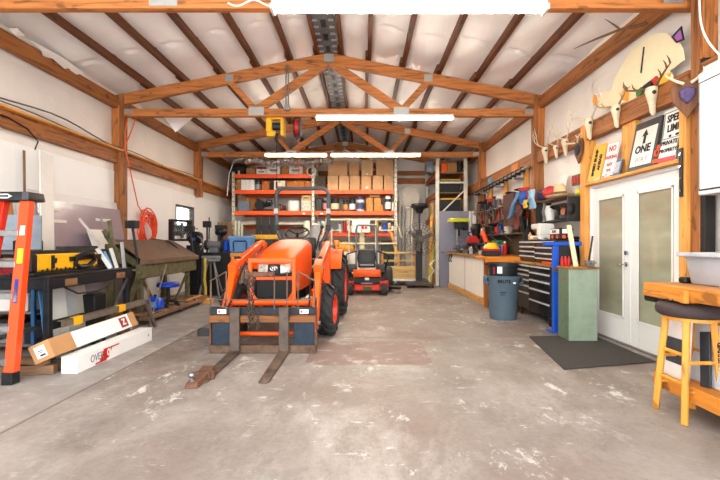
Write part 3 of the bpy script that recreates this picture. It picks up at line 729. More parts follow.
# black welded work table
B = thing('steel_table', 'black welded steel trestle table holding the yellow tool', 'table', (-3.42, 4.87, 0))
m_tb = M('22262C', .45, .3, .35, 14)
for x in (-.3, .28):
    for y in (-.70, .68): mb = MB(); mb.box(x - .03, x + .03, y - .03, y + .03, 0, .86); mb.obj('leg', m_tb, B, .004)
mb = MB(); mb.box(-.33, .33, -.76, .74, .90, .93); mb.obj('tabletop', m_tb, B, .004)
mb = MB(); mb.box(.29, .33, -.76, .74, .80, .90); mb.box(-.33, -.29, -.76, .74, .80, .90); mb.box(-.29, .29, -.76, -.72, .8, .9); mb.box(-.29, .29, .7, .74, .8, .9); mb.obj('apron', m_tb, B, .004)
for y in (-.44, .46): mb = MB(); mb.box(.331, .336, y - .09, y + .09, .815, .885); mb.obj('wood_tag', WOOD('8C6A4A', 'y', .6), B, smooth=0)
mb = MB(); mb.tube([(.3, -.5, .8), (.31, -.3, .71), (.31, .05, .70), (.3, .35, .78)], .01); mb.obj('sling_cable', m_black, B)
mb = MB(); mb.beam((.30, -.68, .44), (.30, -.2, .44), .03, .09); mb.obj('side_rail', m_tb, B)
mb = MB(); mb.beam((.30, .1, .1), (.30, .66, .8), .02, .025); mb.beam((-.28, -.7, .3), (-.28, .7, .3), .03, .05); mb.obj('brace', m_steel, B)
# angle iron resting along it
A = thing('angle_iron', 'long weathered angle iron with yellow tape patches along the black table', 'angle iron', (-3.06, 5.0, .40))
mb = MB(); mb.box(-.006, .0, -.75, .88, .0, .07); mb.box(-.05, 0, -.75, .88, .064, .07); mb.obj('angle', M('8D8378', .6, .5, .25), A, .001)
mb = MB(); mb.beam((-.01, .88, .05), (.02, 1.12, -.36), .03, .05); mb.obj('end_leg', M('7A7068', .6, .5, .25), A, .002)
for y in (-.5, .32): mb = MB(); mb.box(-.055, .004, y - .07, y + .07, -.012, .075); mb.obj('yellow_tape', m_yellow, A, .002)

# yellow and black siding tool
Y = thing('siding_brake', 'long yellow and black bench tool with black loop handle on the steel table', 'tool', (-3.36, 4.76, .931))
mb = MB(); mb.box(-.14, .10, -.62, .72, .0, .035); mb.obj('base', m_black, Y, .006)
mb = MB(); mb.box(.03, .09, -.56, .40, .04, .215); mb.obj('yellow_body', m_yellow, Y, .015)
mb = MB(); mb.box(-.12, .02, -.60, .74, .035, .25); mb.obj('back_rail', m_black, Y, .01)
mb = MB(); mb.box(-.1, 0, -.05, .55, .24, .29); mb.obj('slide', M('3A3A3C', .5, .3), Y, .006)
mb = MB()
for k in range(17): mb.box(.09, .096, -.5 + k * .066, -.5 + k * .066 + .018, .035, .058 + .012 * (k % 2))
mb.obj('teeth', m_black, Y)
mb = MB(); mb.tube([(.10, -.02, .09), (.13, -.03, .17), (.14, .08, .21), (.14, .22, .20), (.13, .27, .12), (.12, .18, .06), (.11, .05, .06)], .026, 8, True); mb.beam((.1, -.1, .15), (.12, .4, .17), .03, .05); mb.obj('loop_handle', m_black, Y)
mb = MB(); mb.box(.02, .1, -.66, -.55, .03, .22); mb.obj('end_block', m_black, Y, .02)
mb = MB(); mb.tube([(.11, -.35, .12), (.12, -.35, .17)], .02); mb.box(.09, .1, -.37, -.33, .06, .2); mb.obj('latch', m_black, Y)
# pieces leaning on the far end of the table
board('trim_offcut', 'pale grey bent trim offcut standing on the table beside the yellow tool', 'offcut', (-3.2, 5.3, .935), (-3.33, 5.24, 1.19), .08, .01, M('C9CCD0', .35, .2))
board('trim_offcut', 'white trim offcut with blue edge standing on the table end', 'offcut', (-3.2, 5.44, .935), (-3.27, 5.42, 1.19), .07, .012, M('D6D6D4', .5))
board('trim_offcut', 'slim blue trim offcut between two white offcuts on the table', 'offcut', (-3.22, 5.37, .935), (-3.3, 5.34, 1.15), .04, .012, M('6FA4CC', .4))
board('trim_offcut', 'tall narrow grey strip standing at the far end of the black table', 'offcut', (-3.12, 5.62, .01), (-3.2, 5.55, 1.27), .07, .012, M('B5B7BA', .4, .2))
# sheets stored under the table
for i, (x, y0, y1, h, c, lab) in enumerate(((-3.3, 4.33, 4.46, .76, '3C86B8', 'blue sheet standing on edge under the black steel table'), (-3.36, 4.48, 4.78, .78, 'D9DDD8', 'pale sheet standing on edge under the black steel table beside the blue one'), (-3.4, 4.79, 5.0, .74, 'B9C0C4', 'grey metal sheet standing on edge under the black steel table'), (-3.44, 4.95, 5.25, .77, 'C9C6B8', 'cream sheet standing on edge under the far half of the steel table'))):
    t = thing('stored_sheet', lab, 'sheet', (0, 0, 0), group='sheets under the steel table'); lean(x + .02, y0, .01, x - .06, y1, h).obj('sheet', M(c, .4, 0, .08, 4), t)
crate('black_case', 'black plastic case standing on the floor under the table far end', 'case', (-3.5, 5.30, 0), .35, .24, .62, m_black)

# long cartons on the floor
m_wbox = M('E9E8E5', .55, 0, .03, 4)
B1 = thing('long_carton', 'long white carton with red printed logo lying on the floor', 'carton', (-2.825, 4.73, 0), -.9)
mb = MB(); mb.box(-.08, .08, -.69, .69, .002, .165); mb.obj('body', m_wbox, B1, .004)
mb = MB(); mb.box(-.081, .081, -.691, .691, .163, .167); mb.obj('lid_flap', m_wbox, B1, .001)
mb = MB(); mb.hexa([(.081, -.36, .03), (.083, -.36, .03), (.083, -.21, .03), (.081, -.21, .03), (.081, -.29, .14), (.083, -.29, .14), (.083, -.14, .14), (.081, -.14, .14)]); mb.hexa([(.081, -.43, .012), (.083, -.43, .012), (.083, -.25, .012), (.081, -.25, .012), (.081, -.42, .03), (.083, -.42, .03), (.083, -.24, .03), (.081, -.24, .03)]); mb.box(.081, .083, -.2, -.02, .125, .14); mb.obj('red_logo', m_red, B1, smooth=0)
text('OVER', .11, M('8A8A8C', .5), B1, TR(.0825, -.40, .083) @ TOROOM_L, sx=.75)
text('OL', .10, m_paper, B1, TR(.0845, -.20, .085) @ TOROOM_L, sx=.6, bold=.003)
text('A', .05, m_grey, B1, TR(.0825, .6, .09) @ TOROOM_L)
B2 = thing('long_carton', 'long brown and white carton with pasted address label on its end', 'carton', (-3.0, 4.62, .255)); B2.rotation_euler = (R(1.2), R(-24), R(-1.5))
mb = MB(); mb.box(-.1, .1, -.68, .66, -.085, .085); mb.obj('body', m_wbox, B2, .003)
mb = MB(); mb.box(-.103, .103, -.70, -.40, -.088, .088); mb.obj('brown_sleeve', m_card, B2, .003)
mb = MB(); mb.box(-.104, .104, .57, .70, -.089, .089); mb.box(-.102, .102, -.4, .57, .086, .089); mb.obj('brown_end', m_card, B2, .003)
mb = MB(); mb.box(-.055, .05, -.703, -.70, -.05, .06); lb = mb.obj('address_label', m_paper, B2, smooth=0)
mb = MB(); mb.box(-.03, .03, -.705, -.703, .01, .018); mb.box(-.03, .02, -.705, -.703, -.005, .002); mb.box(-.02, .035, -.705, -.703, -.038, -.02); mb.obj('label_print', m_ink, lb, smooth=0)
mb = MB(); mb.box(.1005, .103, .38, .52, -.06, .06); rl = mb.obj('red_square_logo', M('9E1E24', .5), B2, smooth=0)
text('Z', .1, m_paper, rl, TR(.1045, .45, 0) @ TOROOM_L, bold=.004)
# lumber scraps that hold the carton up
for (x0, y0, x1, y1, z, lab) in ((-3.42, 3.98, -2.98, 4.06, .05, 'short plank lying lowest under the brown carton end'), (-3.4, 4.13, -3.0, 4.2, .05, 'plank lying behind the lowest plank beneath the cartons'), (-3.36, 4.05, -3.02, 4.0, .135, 'weathered plank on top of two planks by the carton end')):
    board('lumber_scrap', lab, 'lumber', (x0, y0, z), (x1, y1, z), .085, .088 if z < .1 else .06, m_oldwood['x'], 'lumber scraps under the cartons', (0, 0, 1))
board('lumber_scrap', 'stack of weathered timber beneath the far carton end', 'lumber', (-3.06, 5.22, .085), (-2.95, 5.3, .085), .16, .165, m_oldwood['x'], 'lumber scraps under the cartons', (0, 0, 1))

# ------------------------------------------------------------------ sheet-metal brake on its dolly
K = thing('bending_brake', 'old olive sheet-metal bending brake with brown apron leaf', 'bending brake', (-3.75, 7.55, 0))
m_olive = M('6E6748', .65, .2, .4, 10, .15); m_leaf = M('7D6653', .6, .2, .2, 6)
mb = MB(); mb.hexa([(.34, -1.12, 1.0), (.36, -1.12, .99), (.36, 1.05, .99), (.34, 1.05, 1.0), (-.16, -.98, 1.30), (-.14, -.98, 1.31), (-.14, .95, 1.31), (-.16, .95, 1.30)]); mb.box(.32, .365, -1.12, 1.05, .92, 1.0); mb.obj('apron_leaf', m_leaf, K, .006)
mb = MB(); mb.box(.24, .33, -1.1, 1.02, .70, .93); mb.obj('front_beam', m_olive, K, .01)
mb = MB(); mb.box(-.3, -.2, -1.0, .95, .8, 1.24); mb.obj('rear_beam', m_olive, K, .01)
for y in (-.92, .84):
    mb = MB(); mb.box(.18, .26, y - .035, y + .035, .17, .75); mb.box(-.3, -.2, y - .04, y + .04, .17, .85); mb.beam((-.2, y, 1.16), (.28, y, .85), .06, .1); mb.obj('leg_frame', m_olive, K, .008)
    mb = MB(); mb.beam((.22, y + (.1 if y < 0 else -.1), .68), (.1, y * .35, .8), .03, .05); mb.beam((.24, y, .72), (.2, y * .45, .2), .03, .04); mb.obj('brace', m_olive, K)
for y in (-1.08, 1.06):
    mb = MB(); mb.cyl((.3, y, .75), (.18, y, 1.52), .018); mb.obj('balance_arm', m_blacksteel, K)
    mb = MB(); mb.box(.10, .26, y - .07, y + .07, 1.48, 1.60); mb.obj('counterweight', M('2C2C2C', .6, .3), K, .008)
mb = MB(); mb.beam((-.1, -1.12, 1.2), (-.14, -1.14, 1.6), .04, .06); mb.beam((.05, -1.12, .95), (-.22, -1.14, 1.45), .05, .06); mb.ball((-.16, -1.17, 1.38), .07, sc=(.5, .6, 1)); mb.beam((.31, -1.12, .8), (.1, -1.1, .18), .05, .06); mb.obj('clamp_linkage', m_olive, K)
D = thing('dolly', 'low wooden dolly on casters carrying the bending brake', 'dolly', (-3.72, 7.55, 0))
for x in (-.42, .36): mb = MB(); mb.box(x - .045, x + .1, -1.2, 1.12, .075, .135); mb.obj('side_beam', m_oldwood['y'], D, .006)
mb = MB()
for k in range(7): y = -1.15 + k * .36; mb.box(-.46, .44, y, y + .24, .135, .165)
mb.obj('deck_planks', m_oldwood['x'], D, .004)
for x in (-.38, .38):
    for y in (-1.0, .1, .95):
        mb = MB(); mb.lathe([(.01, -.014), (.034, -.014), (.036, 0), (.034, .014), (.01, .014)], (x, y, .036), 'x', 14); c = mb.obj('caster', m_grey, D)
        mb = MB(); mb.box(x - .024, x - .016, y - .02, y + .02, .03, .075); mb.box(x + .016, x + .024, y - .02, y + .02, .03, .075); mb.obj('caster_fork', m_steel, c)
s = thing('rolling_stool', 'blue round cushioned rolling stool on the dolly under the brake', 'stool', (-3.38, 7.25, .166))
mb = MB(); mb.lathe([(.02, .33), (.17, .33), (.185, .35), (.185, .385), (.165, .405), (.0, .41)], n=24); mb.obj('seat', M('1A44B0', .35, 0, .1), s)
mb = MB(); mb.cyl((0, 0, .08), (0, 0, .33), .03); mb.obj('post', m_blacksteel, s)
for k in range(5):
    a = 2 * math.pi * k / 5; mb = MB(); mb.beam((0, 0, .1), (.18 * math.cos(a), .18 * math.sin(a), .06), .04, .035); mb.ball((.18 * math.cos(a), .18 * math.sin(a), .028), .028); mb.obj('leg', m_black, s)
j = thing('jerry_can', 'blue plastic jug standing on the near corner of the dolly', 'jug', (-3.4, 6.85, .166))
mb = MB(); mb.loft([[(x * s_, y * s_, z) for x, y in ((-.1, -.09), (.1, -.09), (.1, .09), (-.1, .09))] for z, s_ in ((0, .95), (.03, 1.05), (.16, 1.05), (.21, .6), (.22, .35))]); mb.obj('body', M('1450C0', .3, 0, .1), j, .02, 2)
mb = MB(); mb.cyl((.0, 0, .21), (0, 0, .245), .03); mb.obj('cap', m_black, j); mb = MB(); mb.box(-.06, .06, -.098, -.096, .05, .14); mb.obj('label', M('7FB4E8', .5), j)
board('plywood_offcut', 'dark plywood offcut standing on the dolly behind the front beam', 'plywood', (-3.85, 7.05, .167), (-3.88, 7.05, .78), .5, .018, M('5E4334', .7, 0, .2), up=(1, 0, 0))
board('lumber_strip', 'pale wooden batten lying on the dolly beside the stool', 'lumber', (-3.32, 7.9, .179), (-3.34, 8.6, .179), .06, .025, m_pine['y'], up=(0, 0, 1))
board('metal_strip', 'light metal strip leaning against the near end of the brake', 'strip', (-3.2, 6.25, .01), (-3.16, 6.72, .92), .03, .012, m_steel, up=(1, 0, 0))
board('metal_strip', 'dark wooden strip leaning low against the near leg of the brake', 'strip', (-3.15, 6.28, .01), (-3.3, 6.4, .58), .03, .02, m_oldwood['z'], up=(1, 0, 0))
# orange hose, cords and cables on the west wall
h = thing('hanging_hose', 'coiled orange hose hanging on the white wall above the brake', 'hose', (XL + .06, 8.72, 1.5))
mb = MB()
rn = random.Random(4); pts = []
for k in range(210):
    a = k * 2 * math.pi / 15; rr = .29 + .09 * math.sin(k * .37)
    pts.append((.035 + .03 * math.sin(k * .9) + .05, rr * .9 * math.cos(a) + .03 * math.sin(k * .21), rr * 1.15 * math.sin(a) - .05 * math.cos(k * .13)))
mb.tube(pts, .013, 6); mb.obj('coil', M('E8582C', .5, 0, .08), h)
mb = MB(); mb.cyl((-.03, 0, .27), (.12, 0, .28), .012); mb.obj('hook', m_steel, h)
mb = MB(); mb.tube([(XL + .2, 7.9, 3.7), (XL + .24, 7.7, 3.3), (XL + .22, 7.74, 3.0), (XL + .2, 7.95, 2.6), (XL + .1, 8.4, 2.0), (XL + .09, 8.65, 1.83)], .011); mb.tube([(XL + .3, 8.0, 3.72), (XL + .26, 7.9, 3.4), (XL + .21, 7.7, 2.95)], .011)
tag(mb.obj('hanging_orange_cord', M('E86A22', .5), None), 'orange extension cord running from the truss down to the coiled hose', 'cord')
mb = MB(); mb.tube([(XL + .15, y, 3.0 + .03 * math.sin(y * 1.4) + .09 * math.exp(-((y - 6.2) / .8) ** 2)) for y in [.3 + k * .3 for k in range(25)]], .011, 6); mb.tube([(XL + .17, y, 2.985 + .02 * math.sin(y * 2.4 + 1)) for y in [.3 + k * .3 for k in range(38)]], .009, 6)
tag(mb.obj('cable_run', M('6B6B6B', .6), None), 'grey electric cables sagging along the ledge of the west girt', 'cable')
mb = MB(); mb.tube([(XL + .04, 5.0, 2.86), (XL + .13, 5.3, 2.84), (XL + .13, 5.6, 2.78), (XL + .12, 5.8, 2.66), (XL + .06, 5.82, 2.55)], .01, 6); tag(mb.obj('cable', m_black, None), 'short black cable drooping below the west girt', 'cable')
mb = MB(); mb.tube([(XL + .05, 12.4, 2.0), (XL + .05, 12.42, 1.7), (XL + .05, 12.38, 1.35)], .015, 6); tag(mb.obj('bungee_cord', m_black, None), 'thin black cord hanging on the white wall past the window', 'cord')
# shop fan and machines past the brake
f = thing('box_fan', 'black shop fan standing on the brake below the window', 'fan', (-3.93, 9.0, 1.29), 62); f.scale = (.95, .95, .9)
mb = MB()
for b in ((-.26, .26, 0, .05), (-.26, .26, .46, .51), (-.26, -.21, .05, .46), (.21, .26, .05, .46)): mb.box(b[0], b[1], -.08, .08, b[2], b[3])
mb.obj('housing', m_black, f, .01)
mb = MB()
for r_ in (.06, .11, .16, .205): mb.ring((0, -.07, .255), r_, .005, 'y', 24, 4)
for k in range(8): a = math.pi * k / 4; mb.cyl((0, -.07, .255), (.21 * math.cos(a), -.07, .255 + .21 * math.sin(a)), .004, n=4)
mb.obj('grille', m_steel, f)
mb = MB(); mb.cyl((0, -.04, .255), (0, .16, .255), .13)
for k in range(5):
    a = 2 * math.pi * k / 5; mb.beam((.04 * math.cos(a), 0, .255 + .04 * math.sin(a)), (.19 * math.cos(a), .01, .255 + .19 * math.sin(a)), .07, .006, (.3, 1, 0))
mb.obj('blades', M('3A3A3E', .5), f)
mb = MB(); mb.tube([(-3.9, 8.2, 1.30), (-3.75, 8.1, 1.27), (-3.6, 8.25, 1.1), (-3.52, 8.3, 1.02)], .012); mb.tube([(-4.1, 8.0, 1.31), (-3.95, 7.8, 1.33), (-3.9, 8.2, 1.3)], .012); tag(mb.obj('power_cord', m_black, None), 'black power cord trailing over the brake leaf from the fan', 'cord')

t = thing('air_compressor', 'small black engine with pipes next to the shop fan on the brake', 'engine', (-3.72, 9.25, 0))
mb = MB(); mb.box(-.14, .14, -.14, .14, 0, 1.2); mb.obj('pedestal', m_blacksteel, t, .01)
mb = MB(); mb.cyl((-.12, 0, 1.36), (.14, 0, 1.36), .12, n=16); mb.box(-.08, .08, -.08, .08, 1.2, 1.5); mb.obj('engine_block', m_black, t, .01)
mb = MB(); mb.tube([(.1, -.1, 1.4), (.2, -.14, 1.34), (.22, -.12, 1.2), (.16, -.1, 1.1)], .018); mb.tube([(-.05, -.1, 1.48), (.0, -.14, 1.58), (.1, -.1, 1.55)], .015); mb.obj('pipe', m_steel, t)
mb = MB(); mb.box(-.05, .05, -.145, -.12, 1.3, 1.36); mb.obj('label', M('3A5AA0', .5), t)
mb = MB(); mb.tube([(wx(228 + k * 3, 3.95), 3.95, wz(3 + 3 * math.sin(k * .55), 3.95)) for k in range(15)], .008, 6); tag(mb.obj('white_fixture_cord', m_white, None), 'white cord looping to the near end of the closest ceiling light', 'cord')
# ------------------------------------------------------------------ pallet racking along the north wall
YR, YD = 13.0, 14.05
m_rk = M('D4CFC0', .5, .1, .12, 10); m_bm = M('EE6626', .45, 0, .08, 8)
PR = thing('pallet_rack', 'tall pallet rack with pale uprights and orange beams across the north wall', 'rack', (0, YR, 0))
UX = [-4.05, -1.58, .985]; HT = [3.45, 3.9, 3.9]
for x, h in zip(UX, HT):
    for y in (.04, YD - YR):
        mb = MB(); mb.box(x - .04, x + .04, y - .04, y + .03, 0, h); u = mb.obj('upright', m_rk, PR, .004)
        mb = MB()
        for k in range(int(h / .15)): mb.box(x - .014, x + .014, y - .0415, y - .0400, .1 + k * .15, .14 + k * .15)
        mb.obj('slot_marking', m_black, u, smooth=0)
    mb = MB(); zz = [.2 + k * .6 for k in range(int((h - .2) / .6) + 1)]
    for k, z in enumerate(zz[:-1]): mb.cyl((x, .05, z) if k % 2 else (x, YD - YR - .03, z), (x, YD - YR - .03, zz[k + 1]) if k % 2 else (x, .05, zz[k + 1]), .015, n=6)
    mb.obj('frame_brace', m_rk, PR)
LV = {0: [3.37, 2.88, 2.23, 1.82], 1: [2.88, 2.23, 1.57]}
for b, lv in LV.items():
    for z in lv:
        back = z == 1.82
        for y in ((-.03, YD - YR + .02)):
            if back and y < 0: continue
            mb = MB(); mb.box(UX[b] + .045, UX[b + 1] - .045, y, y + .045, z - .125, z); mb.obj('beam', m_bm, PR, .004)
        mb = MB()
        mb.box(UX[b] + .045, UX[b + 1] - .045, .02, YD - YR, z - .03, z - .005); mb.obj('deck', m_oldwood['x'], PR, smooth=0)
for x in (-1.9, -1.35): mb = MB(); mb.box(x, x + .08, -.033, -.03, 2.13, 2.17); mb.obj('load_label', m_paper, PR, smooth=0)

def RB(px0, px1, py, z, d, label, mat=None, name='cardboard_box', cat='box', group=None, dy=.06, tape=True, mark=None, rz=0):
    """a box standing on the deck at height z, seen from px0..px1 with its top at row py"""
    y = YR + dy; x0, x1 = wx(px0, y), wx(px1, y); h = max(.05, wz(py, y) - z)
    t = thing(name, label, cat, ((x0 + x1) / 2, y + d / 2, z), rz, group); w = (x1 - x0) * .985
    mb = MB(); mb.box(-w / 2, w / 2, -d / 2, d / 2, 0, h); mb.obj('carton' if 'card' in name else 'body', mat or m_card, t, .006)
    if tape:
        mb = MB(); mb.box(-.03, .03, -d / 2 - .002, d / 2, h - .001, h + .002); mb.box(-.03, .03, -d / 2 - .002, -d / 2, h * .82, h); mb.obj('tape', m_tape, t, smooth=0)
    if mark:
        mb = MB(); mb.box(-w * .3, w * .3, -d / 2 - .003, -d / 2, h * .45, h * .62); mb.box(-w * .2, w * .26, -d / 2 - .003, -d / 2, h * .28, h * .36); mb.obj('writing', mark, t, smooth=0)
    return t, h
def jar(px0, px1, py, z, label, mat, lidm, labm=None, name='jar', cat='jar', group=None, dy=.2):
    y = YR + dy; x0, x1 = wx(px0, y), wx(px1, y); r = (x1 - x0) / 2; h = wz(py, y) - z
    t = thing(name, label, cat, ((x0 + x1) / 2, y, z), 0, group)
    mb = MB(); mb.lathe([(r * .9, 0), (r * .96, h * .05), (r, h * .5), (r * .96, h * .78), (r * .8, h * .83)], n=18); mb.obj('body', mat, t)
    mb = MB(); mb.lathe([(r * .92, h * .8), (r * .95, h * .97), (r * .85, h), (.0, h)], n=18); mb.obj('lid', lidm, t)
    if labm: mb = MB(); mb.lathe([(r * 1.0, h * .15), (r * 1.012, h * .17), (r * 1.012, h * .58), (r * 1.0, h * .6)], n=18); mb.obj('label', labm, t)
    return t
# east bay, top level: two courses of brown cartons
z = LV[1][0]; lo = [(327.5, 338.3), (338.9, 348.9), (349.6, 360), (361.2, 371.4), (372.6, 383), (383.9, 393.4)]
wh = ['fifth', 'fourth', 'third', 'second', '', 'east']
names = ['lower course carton beside the middle upright on the top deck', 'second lower course carton counting from the middle upright', 'third lower course carton counting from the middle upright',
         'lower course carton with white sticker under the tall upper carton', 'second lower course carton counting from the east upright', 'lower course carton against the east upright on the top deck']
cols = ['C9A27A', 'CDA67E', 'C59C72', 'CAA177', 'CCA47A', 'C49C74']
hs = []
for (a, b), n, c in zip(lo, names, cols):
    t, h = RB(a, b, 175.6, z, .42, 'brown ' + n, M(c, .8, 0, .07, 4), group='brown cartons on the top deck'); hs.append(h)
    if 'sticker' in n: mb = MB(); mb.box(-.02, .06, -.213, -.21, .05, .12); mb.obj('sticker', m_paper, t, smooth=0)
z2 = z + max(hs) + .003
for (a, b, py, d, n, c) in ((328, 347.6, 160.5, .5, 'wide brown upper course carton beside the middle upright', 'CBA37A'), (349, 359, 161.5, .4, 'smaller brown upper course carton between the wide and the tall ones', 'C69D73'),
                            (361.3, 373, 160, .45, 'tall brown upper course carton with a sticker at its foot', 'D0AB84'), (376, 393.5, 160.5, .5, 'wide brown upper course carton at the east end', 'CAA278')):
    t, h = RB(a, b, py, z2, d, n, M(c, .8, 0, .07, 4), group='brown cartons on the top deck')
    if 'sticker' in n: mb = MB(); mb.box(-.03, .03, -d / 2 - .003, -d / 2, .02, .06); mb.obj('sticker', m_paper, t, smooth=0)
RB(317.2, 325.8, 176, z, .3, 'dark wire-filled box beside the middle upright behind the cartons', M('6E5A48', .8, 0, .6, 30), 'parts_box', tape=False, dy=.25)
# east bay, middle level
z = LV[1][1]
RB(315.5, 321.5, 199, z, .3, 'black lidded box next to the middle upright below the cartons', m_black, 'plastic_box', tape=False)
jar(322.5, 329.5, 198, z, 'black paint bucket with pink label behind the roll bar', m_black, m_grey, M('C98A8A', .6), 'bucket', 'bucket', 'dark buckets on the middle deck')
jar(330.6, 339.3, 198.5, z, 'wide black bucket with cream label east of the roll bar', m_black, m_black, M('D8C9A4', .6), 'bucket', 'bucket', 'dark buckets on the middle deck')
jar(342.7, 348.2, 200, z, 'dark jar with brown label between the black bucket and a white labelled jar', M('3A3634', .4), m_black, M('C38A4E', .6), group='dark buckets on the middle deck')
jar(349.3, 355.5, 199, z, 'black jar with plain white label on the middle deck', m_black, m_black, m_paper, group='dark buckets on the middle deck')
jar(356.2, 364.6, 197, z, 'large white and navy tub before the small brown cartons', M('D8D6DC', .4, 0, .8, 30), M('3C3F5C', .5), M('4C4F70', .6, 0, .8, 60), 'tub', 'tub')
jar(385.0, 391.0, 196, z, 'tall black canister with white lid and label by the east upright', m_black, m_paper, m_paper, 'canister', 'canister')
jar(391.8, 394.2, 202.5, z, 'small white bottle next to the tall black canister', m_white, m_white, None, 'bottle', 'bottle')
hh = []
for (a, b, py, dy, n) in ((366.2, 373, 204.6, .06, 'small brown carton at the bottom of the shorter pile'), (374, 383.2, 204.6, .06, 'small brown carton at the bottom of the taller pile')):
    t, h = RB(a, b, py, z, .3, n, M('C58A4E', .8, 0, .08), group='small cartons on the middle deck'); hh.append(h)
for (a, b, py, n) in ((366, 372.6, 197.8, 'small brown carton on top of the shorter pile'), (374, 381, 198, 'small brown carton in the middle of the taller pile')):
    t, h = RB(a, b, py, z + hh[0] + .002, .28, n, M('C08549', .8, 0, .08), group='small cartons on the middle deck')
RB(369.5, 380, 194.5, wz(197.8, YR + .06) + .022, .25, 'flat tan carton laid across the small carton piles', M('C79A66', .8), dy=.1)
# east bay, low level: oils, sprays, bottles
z = LV[1][2]; k = 0
low = [(317, 320, 222, 'C9C7C0', 'A8A8A4', 'white bottle nearest the middle upright'), (321, 324.5, 221, '8FA7B5', 'D8D8D8', 'pale blue bottle beside the white one near the roll bar'), (338.5, 341.5, 222, 'BFC6CB', '4A5A70', 'grey spray can behind the sloping white pipe'),
       (342.8, 346.3, 219.5, 'B0281E', '2A2A2A', 'red oil bottle with black cap'), (346.8, 349.5, 221, 'C0392B', 'E0D8D0', 'red can with pale lid'), (350.2, 353.6, 224, 'D7C9AE', 'B03028', 'cream bottle with red cap beside the white control box'),
       (374.6, 378.2, 219.5, 'F0C417', 'F0C417', 'tall yellow bottle'), (379, 381.6, 222.5, '4C5A46', '2A2A2A', 'dark green bottle between yellow and blue'), (383, 387, 223, '1E58C0', '1A3E90', 'bright blue jug'), (388, 390.6, 220.5, 'E3DED2', '2A2A2A', 'white bottle with black cap by the east upright'), (391, 394, 222, '6A655C', '2A2A2A', 'dark can against the east upright')]
for (a, b, py, c, lc, n) in low: jar(a, b, py, z, n + ' on the lowest deck', M(c, .4, 0, .1, 8), M(lc, .5), M('E8E2D4', .6) if k % 3 == 1 else None, 'bottle', 'bottle', 'bottles on the lowest deck'); k += 1
# west bay, top level
z = LV[0][0]
t = thing('crumpled_tarp', 'dark crumpled tarp and cables heaped at the west end of the top deck', 'tarp', (wx(238, 13.4), 13.4, z))
mb = MB(); rn = random.Random(12)
rings = []
for i in range(9):
    a = -math.pi / 2 + math.pi * i / 8
    rings.append([(.33 * math.cos(a) * math.cos(q) * rn.uniform(.7, 1.15), .22 * math.cos(a) * math.sin(q) * rn.uniform(.7, 1.15), max(0, .19 + .19 * math.sin(a) * rn.uniform(.8, 1.2))) for q in [2 * math.pi * k / 16 for k in range(16)]])
mb.loft(rings); mb.obj('cloth', M('3A3432', .8, 0, .4, 12), t, smooth=25)
mb = MB(); mb.tube([(.2 * math.cos(k * .6) + .05, -.2 + .03 * math.sin(k), .2 + .16 * math.sin(k * .6)) for k in range(22)], .018, 6); mb.obj('cable_loop', m_black, t)
mb = MB(); mb.cyl((.1, -.24, .02), (.1, -.24, .13), .03); mb.obj('white_bulb', m_paper, t)
RB(246.3, 255.2, 168.2, z, .35, 'brown carton on the top deck beside the dark tarp', m_card2)
RB(256.2, 266.3, 169, z, .4, 'white printed carton on the top deck with red strip above', m_paper, mark=M('777777', .7)); 
t, _ = RB(256.6, 264.5, 166.8, wz(169, YR + .06) + .005, .25, 'flat red box lying on the white printed carton', M('A83A38', .6), 'flat_box', tape=False)
RB(267, 280, 166.4, z, .42, 'white carton with handwriting on the top deck', m_paper, mark=m_ink)
RB(281.3, 288.2, 166.2, z, .4, 'brown carton between two white handwritten cartons', m_card2)
RB(288.8, 302.6, 166.4, z, .42, 'white carton with short word written, east half of the top deck', M('E5DED2', .7), mark=m_ink)
RB(303, 308.6, 167.5, z, .4, 'brown carton beside the hanging white cable coil', m_card2)
t = thing('hanging_cable_coil', 'white cable coil hanging at the end of the top deck', 'coil', (wx(311.2, 12.9), 12.9, wz(171, 12.9)))
mb = MB()
for k in range(4): mb.ring((.004 * k, .012 * k - .02, -.005 * k), .13 + .006 * (k % 2), .012, 'y', 24, 6)
mb.obj('cable', m_white, t); mb = MB(); mb.cyl((0, .06, .13), (0, -.03, .13), .01); mb.obj('hook', m_steel, t)
# west bay, second level
z = LV[0][1]
RB(236.4, 240.8, 180, z, .4, 'brown carton against the west upright on the second deck', m_card2)
for k, (a, b) in enumerate(((241, 245.2), (245.4, 249.6), (249.8, 254))):
    RB(a, b, 179.6, z, .35, ['white binder box beside the brown carton at the west upright', 'middle one of three white binder boxes', 'white binder box next to the black glass jar'][k], m_paper, 'file_box', group='white file boxes', tape=False)
jar(255, 261, 180.5, z, 'black lidded glass jar on the second deck', M('4A4A4C', .3), m_black, M('A0A0A0', .3))
RB(262.2, 269.3, 181.5, z, .35, 'short orange brown carton right after the glass jar', M('B8702E', .8))
RB(269.8, 273, 181, z, .3, 'narrow black box wedged between cartons on the second deck', m_black, 'plastic_box', tape=False)
RB(273.8, 285.2, 180.6, z, .4, 'white open carton on the second deck by the hoist cable', M('E6DDCB', .7))
RB(276.5, 283.5, 186, z, .2, 'small brown carton standing before the white open one', m_card2, dy=-.02)
RB(286.2, 304, 181, z, .45, 'long orange brown carton over the roll bar top', M('C07A34', .8))
RB(304.6, 311, 181.2, z, .45, 'orange brown carton next to the middle upright, second deck', M('B9722F', .8))
